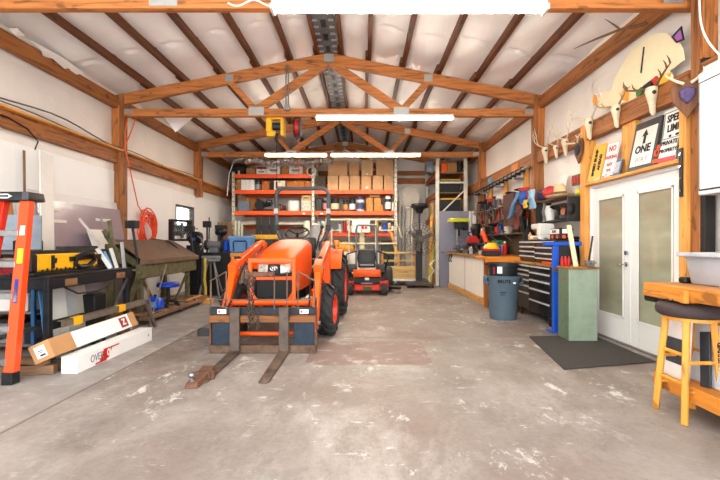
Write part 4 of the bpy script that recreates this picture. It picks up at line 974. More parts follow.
# west bay, third level
z = LV[0][2]
RB(238.4, 257, 198, z, .4, 'wide brown carton at the west end of the third deck', M('B07A3C', .8), dy=.3)
RB(238, 249, 201, z, .18, 'grey machine case with blue and white label before the wide brown carton', M('7D8896', .4), 'machine_case', tape=False, dy=.06)
mb = MB(); y = YR + .058
t = thing('chop_saw', 'black power tool with round guard lying on the third deck', 'saw', (wx(263, 13.2), 13.2, z))
mb = MB(); mb.box(-.3, .3, -.15, .15, 0, .06); mb.obj('base', m_black, t, .01)
mb = MB(); mb.cyl((-.1, -.03, .2), (-.1, .05, .2), .16, n=20); mb.obj('blade_guard', m_black, t)
mb = MB(); mb.cyl((.0, .02, .2), (.25, .02, .24), .07); mb.tube([(.1, -.05, .26), (.16, -.06, .36), (.28, -.05, .34), (.3, -.02, .22)], .022); mb.obj('motor_and_handle', m_blacksteel, t)
jar(276, 281.5, 204, z, 'short brown tin next to the black power tool', M('9A6238', .6), m_black, None, 'tin', 'tin')
t = thing('wire_spool', 'wire spool with grey flanges beside the white tub', 'spool', (wx(284.5, 13.15), 13.15, z))
for x in (-.07, .07): mb = MB(); mb.cyl((x - .008, 0, .11), (x + .008, 0, .11), .11, n=18); mb.obj('flange', m_grey, t); mb = MB(); mb.cyl((-.065, 0, .11), (.065, 0, .11), .075); mb.obj('wire', M('8A4A3A', .5), t)
jar(287.2, 300.2, 201, z, 'large white round tub on the third deck', m_white, M('EDEAE4', .4), None, 'tub', 'tub', dy=.28)
t, h = RB(301.3, 311, 200.5, z, .42, 'clear plastic tote with papers on the third deck', M('C5C4B4', .35, 0, .35, 18), 'plastic_tote', cat='tote', tape=False)
RB(301.5, 310.8, 195.3, z + h + .003, .4, 'tan lidded carton on top of the clear tote', M('C9A878', .8), mark=m_ink)
# west bay, fourth level and what stands before it
z = LV[0][3]
t = thing('vinyl_gutter', 'long white vinyl channel lying across the fourth deck', 'channel', (0, 13.3, z)); mb = MB(); mb.box(wx(238.5, 13.3), wx(309, 13.3), -.06, .06, 0, .09); mb.obj('channel', M('E6E3D2', .4), t, .01)
for k, (a, b, lab) in enumerate(((233.6, 236.8, 'tallest pale roll standing by the west upright'), (237.2, 240.2, 'pale roll standing second from the west upright'), (240.5, 243, 'short pale roll standing third from the west upright'), (303.5, 310, 'wide pale roll standing beside the middle upright'))):
    y = 12.75; r = (wx(b, y) - wx(a, y)) / 2; x = (wx(a, y) + wx(b, y)) / 2; zt = wz(221 if k != 2 else 224, y)
    t = thing('vinyl_roll', lab, 'roll', (x, y, 0), group='pale vinyl rolls'); mb = MB(); mb.cyl((0, 0, 0), (0, 0, zt), r, n=14); mb.obj('roll', M('DAD9C4', .5), t)
    mb = MB(); mb.cyl((0, 0, zt), (0, 0, zt + .01), r * .5, n=12); mb.obj('core', m_card2, t)
for k, (a, b, lab) in enumerate(((255, 260.5, 'black sheet standing at the west of the dark trio'), (261, 268.2, 'black sheet standing in the middle of the dark trio'), (268.8, 275.5, 'black sheet standing at the east of the dark trio'))):
    y = 12.4 + .05 * k; mb = MB(); mb.beam(((wx(a, y) + wx(b, y)) / 2, y, .01), ((wx(a, y) + wx(b, y)) / 2, y + .12, wz(217, y)), wx(b, y) - wx(a, y), .03, (0, 1, 0)); tag(mb.obj('black_sheet', M('34322F', .6, 0, .15), None, .004), lab + ' behind the tractor', 'sheet', 'dark sheets behind the tractor')
t = crate('yellow_case', 'long yellow tool case lying on a dark box behind the tractor hood', 'case', (wx(265, 10.6), 10.6, 1.34), (281 - 254) * 10.6 / F * .92, .18, .11, m_yellow, lid=None)
crate('storage_bin', 'dark storage bin carrying the long yellow case', 'bin', (wx(264, 10.7), 10.72, 0), .62, .5, 1.337, M('3A3A3A', .6, 0, .2))
t = thing('cooler', 'light blue cooler with dark handle on a wooden stand', 'cooler', (wx(241.5, 9.9), 9.95, 1.02))
mb = MB(); mb.hexa([(-.24, -.16, 0), (.24, -.16, 0), (.24, .16, 0), (-.24, .16, 0), (-.27, -.18, .36), (.27, -.18, .36), (.27, .18, .36), (-.27, .18, .36)]); mb.obj('body', M('6E97C4', .45, 0, .08), t, .02)
mb = MB(); mb.box(-.28, .28, -.19, .19, .33, .39); mb.obj('lid', M('7FA6CF', .45), t, .015); mb = MB(); mb.tube([(-.14, -.185, .03), (-.15, -.19, .24), (-.12, -.19, .27), (.14, -.19, .27), (.16, -.19, .24), (.15, -.185, .03)], .018); mb.obj('handle', M('2F4468', .4), t)
t = thing('wooden_stand', 'small wooden stand under the light blue cooler', 'stand', (wx(242.5, 9.9), 9.95, 0))
mb = MB(); mb.box(-.24, .26, -.22, .22, .93, 1.018); mb.obj('top', m_pine['x'], t, .005)
for x in (-.19, .21):
    for y in (-.17, .17): mb = MB(); mb.box(x - .035, x + .035, y - .035, y + .035, 0, .93); mb.obj('leg', m_pine['z'], t, .003)
t = crate('blue_drum', 'dark blue canister next to the bench grinder', 'canister', (wx(226, 10.0), 10.05, 1.03), .17, .17, .30, M('1D55B8', .35), bev=.05)
crate('machine_cabinet', 'dark machine cabinet under the grinder and blue canister', 'cabinet', (wx(218, 10.1), 10.15, 0), .78, .5, 1.02, M('2A2B2E', .6, .1, .3, 10))
t = thing('grinder', 'grey bench grinder on the dark cabinet', 'grinder', (wx(214, 9.95), 10.0, 1.02))
mb = MB(); mb.cyl((-.16, 0, .18), (.16, 0, .18), .09, n=16); mb.box(-.1, .1, -.08, .08, 0, .12); mb.obj('motor', M('8B8C90', .4, .4), t, .005)
for s in (-1, 1): mb = MB(); mb.cyl((s * .17, 0, .18), (s * .22, 0, .18), .12, n=18); mb.obj('wheel_guard', M('4A4A4E', .5, .4), t)
mb = MB(); mb.cyl((-.22, .1, 0), (-.22, .1, .62), .02); mb.box(-.30, -.14, .03, .17, .6, .75); mb.obj('lamp_post', m_black, t)
t = thing('column_drill', 'dark drill head standing behind the bench grinder', 'drill', (wx(221, 10.3), 10.35, 1.02))
mb = MB(); mb.cyl((0, 0, 0), (0, 0, .66), .04); mb.ball((0, -.05, .5), .15, sc=(1, 1.2, .8)); mb.box(-.1, .1, -.2, .12, .55, .66); mb.cyl((0, -.16, .25), (0, -.16, .5), .03); mb.obj('column_and_head', m_blacksteel, t)
t = thing('tripod_stand', 'grey steel roller stand with splayed legs before the dark cabinet', 'stand', (wx(211, 9.2), 9.2, 0))
for (x0, y0, x1, y1) in ((-.22, -.2, -.06, 0), (.24, -.15, .06, 0), (-.1, .3, -.03, .05), (.2, .25, .03, .05)): mb = MB(); mb.beam((x0, y0, .0), (x1, y1, .85), .035, .035); mb.obj('leg', m_steel, t, .003)
mb = MB(); mb.box(-.16, .16, -.08, .1, .85, .9); mb.cyl((-.2, 0, .93), (.2, 0, .93), .04); mb.obj('roller_head', m_grey, t)
for k, (px, lab) in enumerate(((221, 'brown wooden panel standing by the west wall beyond the grinder'), (228.5, 'brown wooden panel standing just before the rack upright'))):
    y = 12.3; mb = MB(); mb.box(wx(px - 3.6, y), wx(px + 3.6, y), y, y + .05, .0, wz(222, y)); tag(mb.obj('wooden_sheet', m_oldwood['z'], None, .004), lab, 'panel')
for k, (px, c, lab) in enumerate(((205.0, 'C7AE47', 'yellow strap hanging beside the far end of the brake'), (202.6, '3A3A3A', 'black strap hanging beside the far end of the brake'))):
    y = 8.95; mb = MB(); mb.tube([(wx(px, y), y, wz(258, y)), (wx(px + .3, y), y - .02, wz(270, y)), (wx(px - .5, y), y, wz(280, y)), (wx(px + .6, y), y, wz(288, y)), (wx(px + .3, y), y, .0 + .02)], .03, 6); tag(mb.obj('strap', M(c, .7), None), lab, 'strap')
crate('wooden_block', 'pale wooden block on the floor between the brake and the forks', 'block', (wx(207, 9.2) + .02, 8.75, .0), .5, .3, .09, m_pine['x'], bev=.004)

# ------------------------------------------------------------------ carts between rack and mower
G = thing('panel_cart', 'pale pipe-framed panel cart with sloping arms before the rack', 'cart', (wx(362, 12.68), 12.68, 0))
m_pipe = M('D8CFB4', .45, .1, .1)
for x in (-.92, -.39, .42): mb = MB(); mb.cyl((x, 0, .0), (x, 0, wz(217.5, 12.35) if abs(x) < .8 else wz(228, 12.35)), .028, n=10); mb.obj('pipe_post', M('CFCBC0', .4, .3), G)
mb = MB(); mb.tube([(-1.33, -.02, .8), (-1.08, 0, wz(219, 12.35)), (1.02, 0, wz(219, 12.35)), (1.2, -.02, 1.4)], .032, 10); mb.obj('hoop', m_pipe, G)
mb = MB(); mb.cyl((-1.1, 0, 1.22), (1.05, 0, 1.22), .028); mb.cyl((-1.05, 0, 1.62), (-.6, 0, 1.62), .02); mb.cyl((.5, 0, 1.62), (1.0, 0, 1.62), .02); mb.obj('cross_pipe', m_pipe, G)
mb = MB(); mb.box(-.075, .075, .0, .1, .0, wz(219, 12.35)); mb.obj('centre_post', M('CFC59F', .5), G, .01)
mb = MB(); mb.box(-.30, .24, -.09, .0, wz(232.5, 12.35), wz(220, 12.35)); cb = mb.obj('control_box', M('E8E4DA', .45), G, .012)
mb = MB(); mb.box(-.02, .06, -.10, -.09, 1.66, 1.8); mb.cyl((.12, -.12, 1.7), (.12, -.09, 1.7), .04); mb.box(-.03, .0, -.1, -.09, 1.58, 1.64); mb.obj('switches', m_red, cb, .004)
mb = MB(); mb.box(-1.02, .52, .05, .07, .30, wz(252, 12.4)); mb.obj('white_panel', m_white, G, .003)
mb = MB(); mb.box(-1.1, .5, -.1, .1, .0, .06); mb.obj('base_rail', m_grey, G, .006)
t = thing('yellow_sprayer', 'yellow orange machine on the low cart behind the tractor tire', 'machine', (wx(346, 12.9), 12.9, .98)); t.scale = (1, .6, 1)
mb = MB(); mb.ball((0, 0, .12), .2, sc=(1.3, .8, .6)); mb.box(-.25, .25, -.14, .14, 0, .06); mb.obj('body', M('E8A21C', .45), t)
mb = MB(); mb.tube([(-.2, 0, .18), (0, -.05, .30), (.2, 0, .18)], .02); mb.obj('handle', m_yellow, t)
crate('machine_shelf_box', 'dark box carrying the yellow orange machine', 'box', (wx(346, 12.9), 12.9, 0), .6, .18, .978, M('4A4640', .7))
t = thing('yellow_rack_tray', 'yellow tray of hand tools beside the mower seat', 'tray', (-.68, 12.42, .0))
mb = MB(); mb.box(-.12, .1, -.1, .1, .84, .94); mb.obj('tray', m_yellow, t, .01)
for x in (-.1, -.0, .08): mb = MB(); mb.cyl((x, 0, .0), (x, 0, .84), .022, n=8); mb.obj('leg', m_blacksteel, t)
U = thing('lumber_cart', 'wooden rail cart with stacked lumber on low wheels beside the mower', 'cart', (wx(400, 12.3), 12.5, 0))
X0, X1 = wx(382, 12.3) - wx(400, 12.3), wx(417, 12.3) - wx(400, 12.3)
mb = MB(); mb.box(X0, X1, -.35, .35, .14, .2); mb.obj('steel_deck', M('D2D2CE', .4, .4), U, .006)
for x in (X0 + .03, (X0 + X1) / 2, X1 - .03): mb = MB(); mb.box(x - .035, x + .035, .3, .36, .2, wz(251, 12.6)); mb.obj('stake', m_pine['z'], U, .003)
for zz in (wz(253, 12.6), wz(261, 12.6)): mb = MB(); mb.box(X0, X1, .26, .30, zz - .03, zz + .03); mb.obj('rail', WOOD('C6A873', 'x', .7), U, .003)
for x in (X0 + .1, X1 - .1):
    mb = MB(); mb.lathe([(.01, -.02), (.07, -.02), (.07, .02), (.01, .02)], (x, -.28, .07), 'x', 14); mb.obj('wheel', m_blacksteel, U)
for k, (zz, yy, lab) in enumerate(((.203, -.25, 'lowest front board on the lumber cart'), (.293, -.25, 'second front board up on the lumber cart'), (.383, -.25, 'third front board up on the lumber cart'), (.473, -.22, 'topmost front board on the lumber cart'), (.203, 0, 'lowest rear board on the lumber cart'))):
    mb = MB(); mb.box(wx(383, 12.3), wx(416, 12.3), 12.5 + yy - .08, 12.5 + yy + .08, zz, zz + .086); tag(mb.obj('lumber_board', WOOD('C6A873', 'x', .7), None, .005), lab, 'lumber', 'boards on the lumber cart')
t = crate('green_machine', 'dark green machine on the rail cart behind the mower', 'machine', (wx(389, 13.3), 13.35, 0), .5, .3, 1.3, M('3C4A3E', .5, .1, .5, 18), lid=M('6A2A2A', .5))
board('ladder_pole', 'pale wooden pole leaning at a slant before the east upright', 'pole', (wx(404, 12.92), 12.92, .0), (wx(389, 12.92), 12.92, 1.8), .07, .05, m_pine['z'], up=(0, 1, 0))
# east corner: dish, fan, poles
t = thing('pedestal_fan', 'large grey pedestal fan on a square wheeled base', 'fan', (wx(419.5, 11.85), 11.85, 0))
mb = MB(); mb.box(-.38, .36, -.3, .28, .07, .12); mb.hexa([(-.32, -.22, .12), (.32, -.22, .12), (.32, .22, .12), (-.32, .22, .12), (-.12, -.1, .17), (.12, -.1, .17), (.12, .1, .17), (-.12, .1, .17)]); mb.obj('base', M('5A4F4A', .6, .2), t, .01)
for x in (-.34, .34): mb = MB(); mb.lathe([(.01, -.02), (.035, -.02), (.035, .02), (.01, .02)], (x, -.22, .035), 'x', 12); mb.obj('caster', m_black, t)
mb = MB(); mb.box(-.1, .08, -.02, .08, .15, 1.62); mb.obj('post', M('2E2C2B', .6), t, .01)
mb = MB()
for r_ in (.12, .22, .31, .40, .47): mb.ring((0, -.16 + .06 * (r_ / .47) ** 2, 1.35), r_, .006, 'y', 32, 4, sc=(.92, 1))
for k in range(24):
    a = 2 * math.pi * k / 24; mb.tube([(.05 * math.cos(a), -.17, 1.35 + .05 * math.sin(a)), (.43 * math.cos(a), -.10, 1.35 + .47 * math.sin(a)), (.40 * math.cos(a), .02, 1.35 + .44 * math.sin(a)), (.1 * math.cos(a), .08, 1.35 + .1 * math.sin(a))], .0045, 4)
mb.obj('cage', M('6E6A66', .4, .6), t)
mb = MB(); mb.cyl((0, -.12, 1.35), (0, .1, 1.35), .09)
for k in range(3):
    a = 2 * math.pi * k / 3 + .4; mb.beam((.05 * math.cos(a), -.06, 1.35 + .05 * math.sin(a)), (.38 * math.cos(a), -.05, 1.35 + .34 * math.sin(a)), .11, .008, (.35, 1, .1))
mb.obj('blades', M('6B6762', .45, .4), t)
t = thing('white_disc_stand', 'pale round disc on a pole standing at the back beside the rack', 'stand', (wx(408, 13.8), 13.8, 0))
mb = MB(); mb.lathe([(.0, -.02), (.30, .0), (.36, .02), (.36, .04), (.0, .05)], (0, 0, 2.75), 'y', 32); mb.obj('disc', M('D5CBBD', .6), t)
mb = MB(); mb.ring((0, -.02, 2.75), .37, .03, 'y', 32, 6); mb.obj('rim', M('D3CABC', .5), t)
mb = MB(); mb.box(-.09, .09, .0, .06, 0, 2.4); mb.obj('pole', M('CFC6B8', .5), t, .01)
for k, (px, top, c, lab) in enumerate(((399.5, 196, 'B9B4AA', 'pale pipe standing close to the east rack upright'), (403, 205, 'A9A7A2', 'grey pipe standing second from the east rack upright'), (411.5, 208, 'D7D2C6', 'white pipe standing just beside the grey fan cage'))):
    y = 13.45; mb = MB(); mb.cyl((wx(px, y), y, 0), (wx(px, y) + .03, y + .05, wz(top, y)), .035, n=10); tag(mb.obj('pipe', M(c, .5), None), lab, 'pipe', 'pipes in the corner')
t = thing('black_funnel_lamp', 'black round lamp head on a stand behind the pedestal fan', 'lamp', (wx(419.5, 12.75), 12.75, .12))
mb = MB(); mb.cyl((0, 0, -.12), (0, 0, 2.1), .03); mb.obj('pole', m_blacksteel, t); mb = MB(); mb.lathe([(.08, 2.02), (.14, 2.14), (.27, 2.2), (.28, 2.24), (.24, 2.26), (.0, 2.25)]); mb.obj('head', M('2B2B2E', .4), t)
mb = MB(); mb.ring((0, 0, 2.29), .24, .015, 'z', 28, 6); mb.obj('wire_rim', m_blacksteel, t)
for k, (a, b, zt, c, lab) in enumerate((((427.5, 433.5), 12.6, 203, 'C99A4E', 'yellow wooden plank leaning against the rack frame behind the fan'), ((431, 433), 12.95, 218, 'A9702F', 'brown plank leaning behind the yellow one'), ((428, 434), 12.55, 244, 'C9B83C', 'short yellow green plank by the fan base'))):
    y = b; mb = MB(); mb.beam((wx(a[0], y) + .05, y - .05, .0), (wx(a[1], y) - .02, y + .12, wz(zt, y)), .1, .035, (0, 1, 0)); tag(mb.obj('plank', WOOD(c, 'z', .7), None, .003), lab, 'plank', 'planks behind the fan')
mb = MB(); mb.tube([(wx(435, 12.0), 12.05, .75), (wx(430, 12.0), 12.0, .62), (wx(434, 12.0), 12.0, .45), (wx(428.5, 12.0), 12.0, .25), (wx(431, 12), 12, .02)], .025, 6); tag(mb.obj('white_hose', m_white, None), 'white hose hanging in bends beside the rack frame', 'hose')
# side rack on the east wall
E = thing('side_rack', 'tall pale rack frame of shelves standing lengthwise on the east side', 'rack', (2.1, 12.25, 0))
for x in (.04, .86):
    for y in (0, 2.1): mb = MB(); mb.box(x - .05, x + .05, y - .04, y + .04, 0, 3.78); mb.obj('upright', m_rk, E, .004)
for zz in (wz(182.5, 12.25), 3.74, 1.0): mb = MB(); mb.box(.09, .81, -.02, .02, zz - .025, zz + .025); mb.obj('frame_bar', m_rk, E)
mb = MB(); mb.beam((.09, 0, wz(215, 12.25)), (.81, 0, wz(191, 12.25)), .035, .05, (0, 1, 0)); mb.beam((.09, 0, wz(222, 12.25)), (.81, 0, .9), .035, .05, (0, 1, 0)); mb.obj('frame_brace', m_rk, E)
for zz in (3.28, 1.97, 2.70):
    for x in (0.02, .84): mb = MB(); mb.box(x - .02, x + .03, .04, 2.06, zz - .12, zz); mb.obj('side_beam', M('B85A2A', .5, 0, .15), E, .003)
    mb = MB(); mb.box(.0, .87, .045, 2.06, zz, zz + .03); mb.obj('deck', m_oldwood['y'], E)
def sb(a, b, z0, py, dy, d, lab, mat, nm='storage_tote', cat='tote', lid=None, group=None):
    y = 12.25 + dy; x0, x1 = wx(a, y), wx(b, y); return crate(nm, lab, cat, ((x0 + x1) / 2, y + d / 2, z0), x1 - x0, d, wz(py, y) - z0, mat, lid=lid, group=group)
sb(441, 460.5, 2.0, 198.6, .12, .6, 'black tote with yellow lid on the lower side rack shelf', M('1C1D20', .5), lid=m_yellow, group='black totes')
sb(441, 460.5, 2.732, 179.5, .12, .6, 'black tote with yellow lid on the middle side rack shelf', M('1C1D20', .5), lid=M('D9B23A', .5), group='black totes')
sb(441.5, 447, 3.315, 163.5, .15, .4, 'orange box on the top side rack shelf', m_orange, 'plastic_box', 'box')
sb(447.5, 457, 3.315, 162.5, .15, .4, 'brown carton on the top side rack shelf', m_card2, 'cardboard_box', 'box')
sb(457.5, 461.5, 3.315, 161, .15, .4, 'black box on the top side rack shelf', m_black, 'plastic_box', 'box')
t = thing('hanging_bin', 'grey plastic bin hung beside the top of the side rack', 'bin', (2.0, 12.5, 3.31)); mb = MB(); mb.box(-.17, .04, -.2, .2, 0, .36); mb.obj('body', M('6E737A', .5), t, .02)
for k, (px, c, lab) in enumerate(((443, '4A3A2C', 'dark plank standing behind the rack frame near the grey door'), (438.8, '8A5A32', 'brown plank standing inside the rack frame corner'))):
    y = 12.6; mb = MB(); mb.beam((wx(px, y), y, .0), (wx(px, y), y + .1, 1.9), .1, .035, (0, 1, 0)); tag(mb.obj('plank', WOOD(c, 'z', .7), None), lab, 'plank', 'planks in the side rack')
# unhung doors leaning on the side rack
d = thing('slab_door', 'grey lavender slab door with round knob leaning on the side rack', 'door', (wx(440, 12.0), 12.0, 0))
mb = MB(); mb.hexa([(0, -.02, 0), (.84, -.02, 0), (.84, .02, 0), (0, .02, 0), (0, .08, wz(211, 12.05)), (.84, .08, wz(211, 12.05)), (.84, .12, wz(211, 12.05)), (0, .12, wz(211, 12.05))]); mb.obj('leaf', M('8C8A98', .5, 0, .05, 3), d, .004)
mb = MB(); mb.ball((.07, -.03, .98), .032); mb.obj('knob', m_chrome, d)
for k, (a, b, lab) in enumerate(((469.5, 471.5, 'narrow white strip standing at the edge of the grey door'), (472.5, 476, 'wider white strip standing by the east wall beside the grey door'))):
    y = 11.85; mb = MB(); mb.beam((wx((a + b) / 2, y), y, 0), (wx((a + b) / 2, y) + .02, y + .12, wz(211, y)), (b - a) * y / F, .03, (0, 1, 0)); tag(mb.obj('white_strip', m_white, None), lab, 'strip')
# hoist, cord reel and duct under the trusses
t = thing('electric_hoist', 'yellow electric hoist hung from the first truss with cable and hook', 'hoist', (wx(276, 7.9), 7.9, 3.2))
mb = MB(); mb.box(-.17, -.06, -.1, .1, .12, .36); mb.box(-.17, .15, -.08, .08, .36, .42); mb.obj('gear_case', m_yellow, t, .015); mb = MB(); mb.box(.1, .17, -.1, .1, .05, .36); mb.box(-.16, -.0, -.09, .09, .04, .14); mb.obj('end_plate', M('E0B01E', .45), t, .01)
mb = MB(); mb.cyl((-.07, 0, .24), (.1, 0, .24), .075, n=18); mb.obj('drum', M('39393C', .5, .4), t)
mb = MB(); mb.cyl((.02, -.04, .24), (.02, -.04, -.92), .006, n=5); mb.obj('cable', m_blacksteel, t); mb = MB(); mb.cyl((.02, -.04, -.05), (.02, -.04, .09), .03); mb.obj('cable_guide', m_blacksteel, t)
mb = MB(); mb.tube([(.02, -.04, -.80), (.02, -.04, -.92)], .016); mb.tube([(.02, -.04, -.92), (.05, -.04, -.97), (.02, -.04, -1.02), (-.01, -.04, -.98)], .01); mb.obj('hook', m_blacksteel, t)
mb = MB(); mb.box(-.02, .02, -.05, .05, .42, .5); mb.obj('hanger', m_steel, t)
t = thing('cord_reel', 'red cord reel with dark side plates hung beside the yellow hoist', 'reel', (wx(297.5, 7.9), 7.9, 3.17))
mb = MB(); mb.cyl((-.035, 0, .25), (.035, 0, .25), .145, n=24); mb.obj('cord', m_red, t)
for x in (-.06, .05): mb = MB(); mb.cyl((x, 0, .25), (x + .014, 0, .25), .18, n=24); mb.obj('side_plate', M('4A4A50', .4, .4), t)
mb = MB(); mb.box(-.05, .05, -.03, .03, .42, .52); mb.box(-.04, .04, -.05, .05, .02, .10); mb.obj('bracket', m_blacksteel, t, .005)
mb = MB(); mb.cyl((.02, -.05, .05), (.04, -.05, -.85), .006, n=5); mb.obj('hanging_cord', M('B0624A', .6), t)
mb = MB(); 
for x in (286.2, 288.6): mb.cyl((wx(x, 7.7), 7.68, wz(110, 7.7)), (wx(x, 7.7), 7.68, 4.5), .012, n=8)
mb.box(wx(284.8, 7.7), wx(290, 7.7), 7.64, 7.70, wz(111, 7.7), wz(106, 7.7)); tag(mb.obj('mounted_conduit', m_steel, None), 'pair of thin steel conduits dropping to the first truss', 'conduit')
t = thing('foil_duct', 'crumpled silver foil duct hung below the second truss', 'duct', (0, 12.15, wz(161.5, 12.15)))
mb = MB(); rn = random.Random(8); pts = []; rr = []
for k in range(46): pts.append((wx(244, 12.15) + (wx(333, 12.15) - wx(244, 12.15)) * k / 45, .02 * math.sin(k), .035 * math.sin(k * .35) + .02)); rr.append(.085 + .02 * (k % 2) + rn.uniform(-.012, .012))
mb.tube(pts, rr, 12); mb.obj('foil', M('C4C0BA', .25, .8, .25, 20, .3), t, smooth=20)
mb = MB()
for x in (wx(258, 12.15), wx(312, 12.15)): mb.tube([(x, 0, .35), (x, -.11, .05), (x, 0, -.11), (x, .11, .05), (x, 0, .35)], .006, 5)
mb.obj('hanger_strap', m_steel, t)
mb = MB(); mb.tube([(wx(226, 12), 12.1, 2.6), (wx(229, 12), 12.0, 3.2), (wx(234, 12), 12.0, 3.6), (wx(244, 12), 12.1, 3.68), (wx(262, 12), 12.2, 3.72)], .012, 6); tag(mb.obj('white_hanging_cord', m_white, None), 'white cable curving from the foil duct down to the west wall', 'cable')

t = thing('grey_cone_lamp', 'translucent grey cone on a white pole standing behind the tractor seat', 'lamp', (wx(315, 9.6), 9.6, 0))
mb = MB(); mb.cyl((0, 0, 0), (0, 0, 1.5), .03); mb.box(-.2, .2, -.2, .2, 0, .03); mb.obj('pole', m_white, t, .003); mb = MB(); mb.lathe([(.03, 1.70), (.09, 1.66), (.17, 1.3), (.165, 1.3), (.08, 1.64), (.02, 1.68)], n=20); mb.obj('cone', M('A9A6A2', .4), t); mb = MB(); mb.cyl((0, -.03, 1.28), (0, -.03, 1.34), .035); mb.obj('red_band', m_red, t)
# ------------------------------------------------------------------ east side
# workbench with white front
Wb = thing('workbench', 'long workbench with white panelled front and worn wooden top', 'workbench', (2.43, 8.3, 0), 1.2)
mb = MB(); mb.box(0, .02, 0, 3.35, .14, .95); mb.obj('front_panel', m_white, Wb, .003)
mb = MB(); mb.box(-.006, 0, 1.66, 1.675, .14, .95); mb.obj('panel_joint', m_grey, Wb, smooth=0)
mb = MB(); mb.box(.02, .74, 0, .02, .14, .95); mb.box(.02, .74, 3.33, 3.35, .14, .95); mb.obj('end_panel', m_white, Wb, .003)
mb = MB(); mb.box(-.05, .76, -.03, 3.4, .955, 1.0); mb.obj('top', WOOD('7E6144', 'y', .6), Wb, .005)
mb = MB(); mb.box(-.055, -.02, -.03, 3.4, .93, .998); mb.obj('front_edge', WOOD('A07C50', 'y', .6), Wb, .004)
mb = MB(); mb.box(-.03, .1, -.02, 3.38, .0, .135); mb.obj('skid', WOOD('BE9662', 'y', .6), Wb, .006)
mb = MB()
for y in (2.95, 2.75): mb.box(-.075, -.055, y, y + .05, .86, .97); mb.tube([(-.07, y + .02, .88), (-.09, y + .02, .8), (-.06, y + .05, .74)], .015, 6)
mb.obj('clamp_hooks', m_blacksteel, Wb, .003)
St = thing('saw_stand', 'small stand with orange stained top behind the trash can', 'stand', (2.52, 7.94, 0))
mb = MB(); mb.box(-.33, .33, -.34, .33, .95, 1.0); mb.box(-.33, .33, -.345, -.31, .90, .99); mb.obj('top', WOOD('D98A2B', 'x', .7), St, .006)
for x in (-.14, .26):
    for y in (-.26, .26): mb = MB(); mb.beam((x * 1.05, y, 0), (x, y, .95), .07, .07); mb.obj('leg', WOOD('A96A28', 'z', .6), St, .004)
mb = MB(); mb.beam((-.26, -.3, .9), (-.1, -.3, .74), .05, .06); mb.beam((.26, -.3, .9), (.1, -.3, .74), .05, .06); mb.box(-.05, .06, -.36, -.30, .82, .9); mb.obj('bracket', m_blacksteel, St, .003)
# trash can
Tc = thing('trash_can', 'grey blue round rubbish bin with side handles on the concrete', 'trash can', (2.31, 6.98, 0)); Tc.scale = (.87, .87, 1)
def canprof(h): return [(.0, .0), (.245, .0), (.25, .02), (.285, h - .17), (.29, h - .16), (.295, h - .15), (.305, h - .03), (.315, h - .025), (.318, h), (.300, h), (.285, h - .05), (.24, .05), (.0, .05)]
mb = MB(); mb.lathe(canprof(.72), n=36); mb.obj('body', M('5E6F7B', .5, 0, .08, 6), Tc)
for s in (-1, 1):
    mb = MB(); mb.box(s * .315 - .04, s * .315 + .04, -.09, .09, .58, .62); mb.box(s * .345 - .012, s * .345 + .012, -.09, .09, .56, .70); mb.box(s * .31 - .04, s * .31 + .04, -.09, .09, .68, .71); mb.obj('handle', M('5A6A76', .5), Tc, .012, 2)
text('BRUTE', .07, m_ink, Tc, TR(-.08, -.309, .635) @ FRONT @ RY(-12), sx=1.1, bold=.003)
mb = MB(); mb.box(.09, .14, -.302, -.295, .60, .625); mb.obj('label', m_paper, Tc)
mb = MB(); mb.box(-.15, -.03, -.282, -.272, .45, .468); mb.box(-.14, -.05, -.279, -.268, .415, .427); mb.obj('faded_print', M('3C4850', .6), Tc, smooth=0)
Bk = thing('black_tub', 'black round tub with white sticker nested in the top of the rubbish bin', 'tub', (2.315, 6.985, .60)); Bk.scale = (.87, .87, 1)
mb = MB(); mb.lathe([(0, .0), (.235, .0), (.245, .03), (.262, .28), (.285, .285), (.287, .32), (.272, .325), (.262, .30), (.24, .05), (.0, .05)], n=32); mb.obj('body', M('2A2D31', .4, 0, .15), Bk)
mb = MB(); mb.loft([[(.2635 * math.sin(a), -.2635 * math.cos(a), z) for z in (.16, .27)] for a in (R(-42), R(-32), R(-22))], closed=False, caps=False); mb.obj('sticker', m_paper, Bk)
mb = MB(); mb.loft([[(.265 * math.sin(a), -.265 * math.cos(a), z) for z in (.14, .26)] for a in (R(-60), R(-52))], closed=False, caps=False); mb.obj('blue_red_label', M('B33A4A', .5), Bk)
for s in (-1, 1): mb = MB(); mb.tube([(s * .27, -.08, .28), (s * .31, -.06, .27), (s * .31, .06, .27), (s * .27, .08, .28)], .012); mb.obj('handle', m_black, Bk)
# tool chest
TC = thing('tool_chest', 'black rolling tool chest with chrome drawer pulls and brown top edge', 'tool chest', (2.74, 6.16, 0))
m_tc = M('1E2023', .35, .1, .12, 12, coat=.3)
mb = MB(); mb.box(.012, .45, 0, 1.44, .14, .90); mb.obj('cabinet', m_tc, TC, .006)
mb = MB(); mb.box(-.02, .46, -.01, 1.45, .90, .935); mb.obj('worktop', WOOD('A67B48', 'y', .7), TC, .004)
def drawers(par, y0, y1, zs, x=0):
    for a, b in zip(zs, zs[1:]):
        mb = MB(); mb.box(x - .006, x + .02, y0 + .008, y1 - .008, a + .006, b - .006); d = mb.obj('drawer', m_tc, par, .004)
        mb = MB(); mb.box(x - .028, x - .006, y0 + .02, y1 - .02, b - .04, b - .016); mb.obj('pull', M('D6D6D4', .3, .25), d, .004)
drawers(TC, 0, .78, [.15, .36, .54, .68, .80, .90]); drawers(TC, .78, 1.44, [.15, .44, .56, .66, .74, .82, .90])
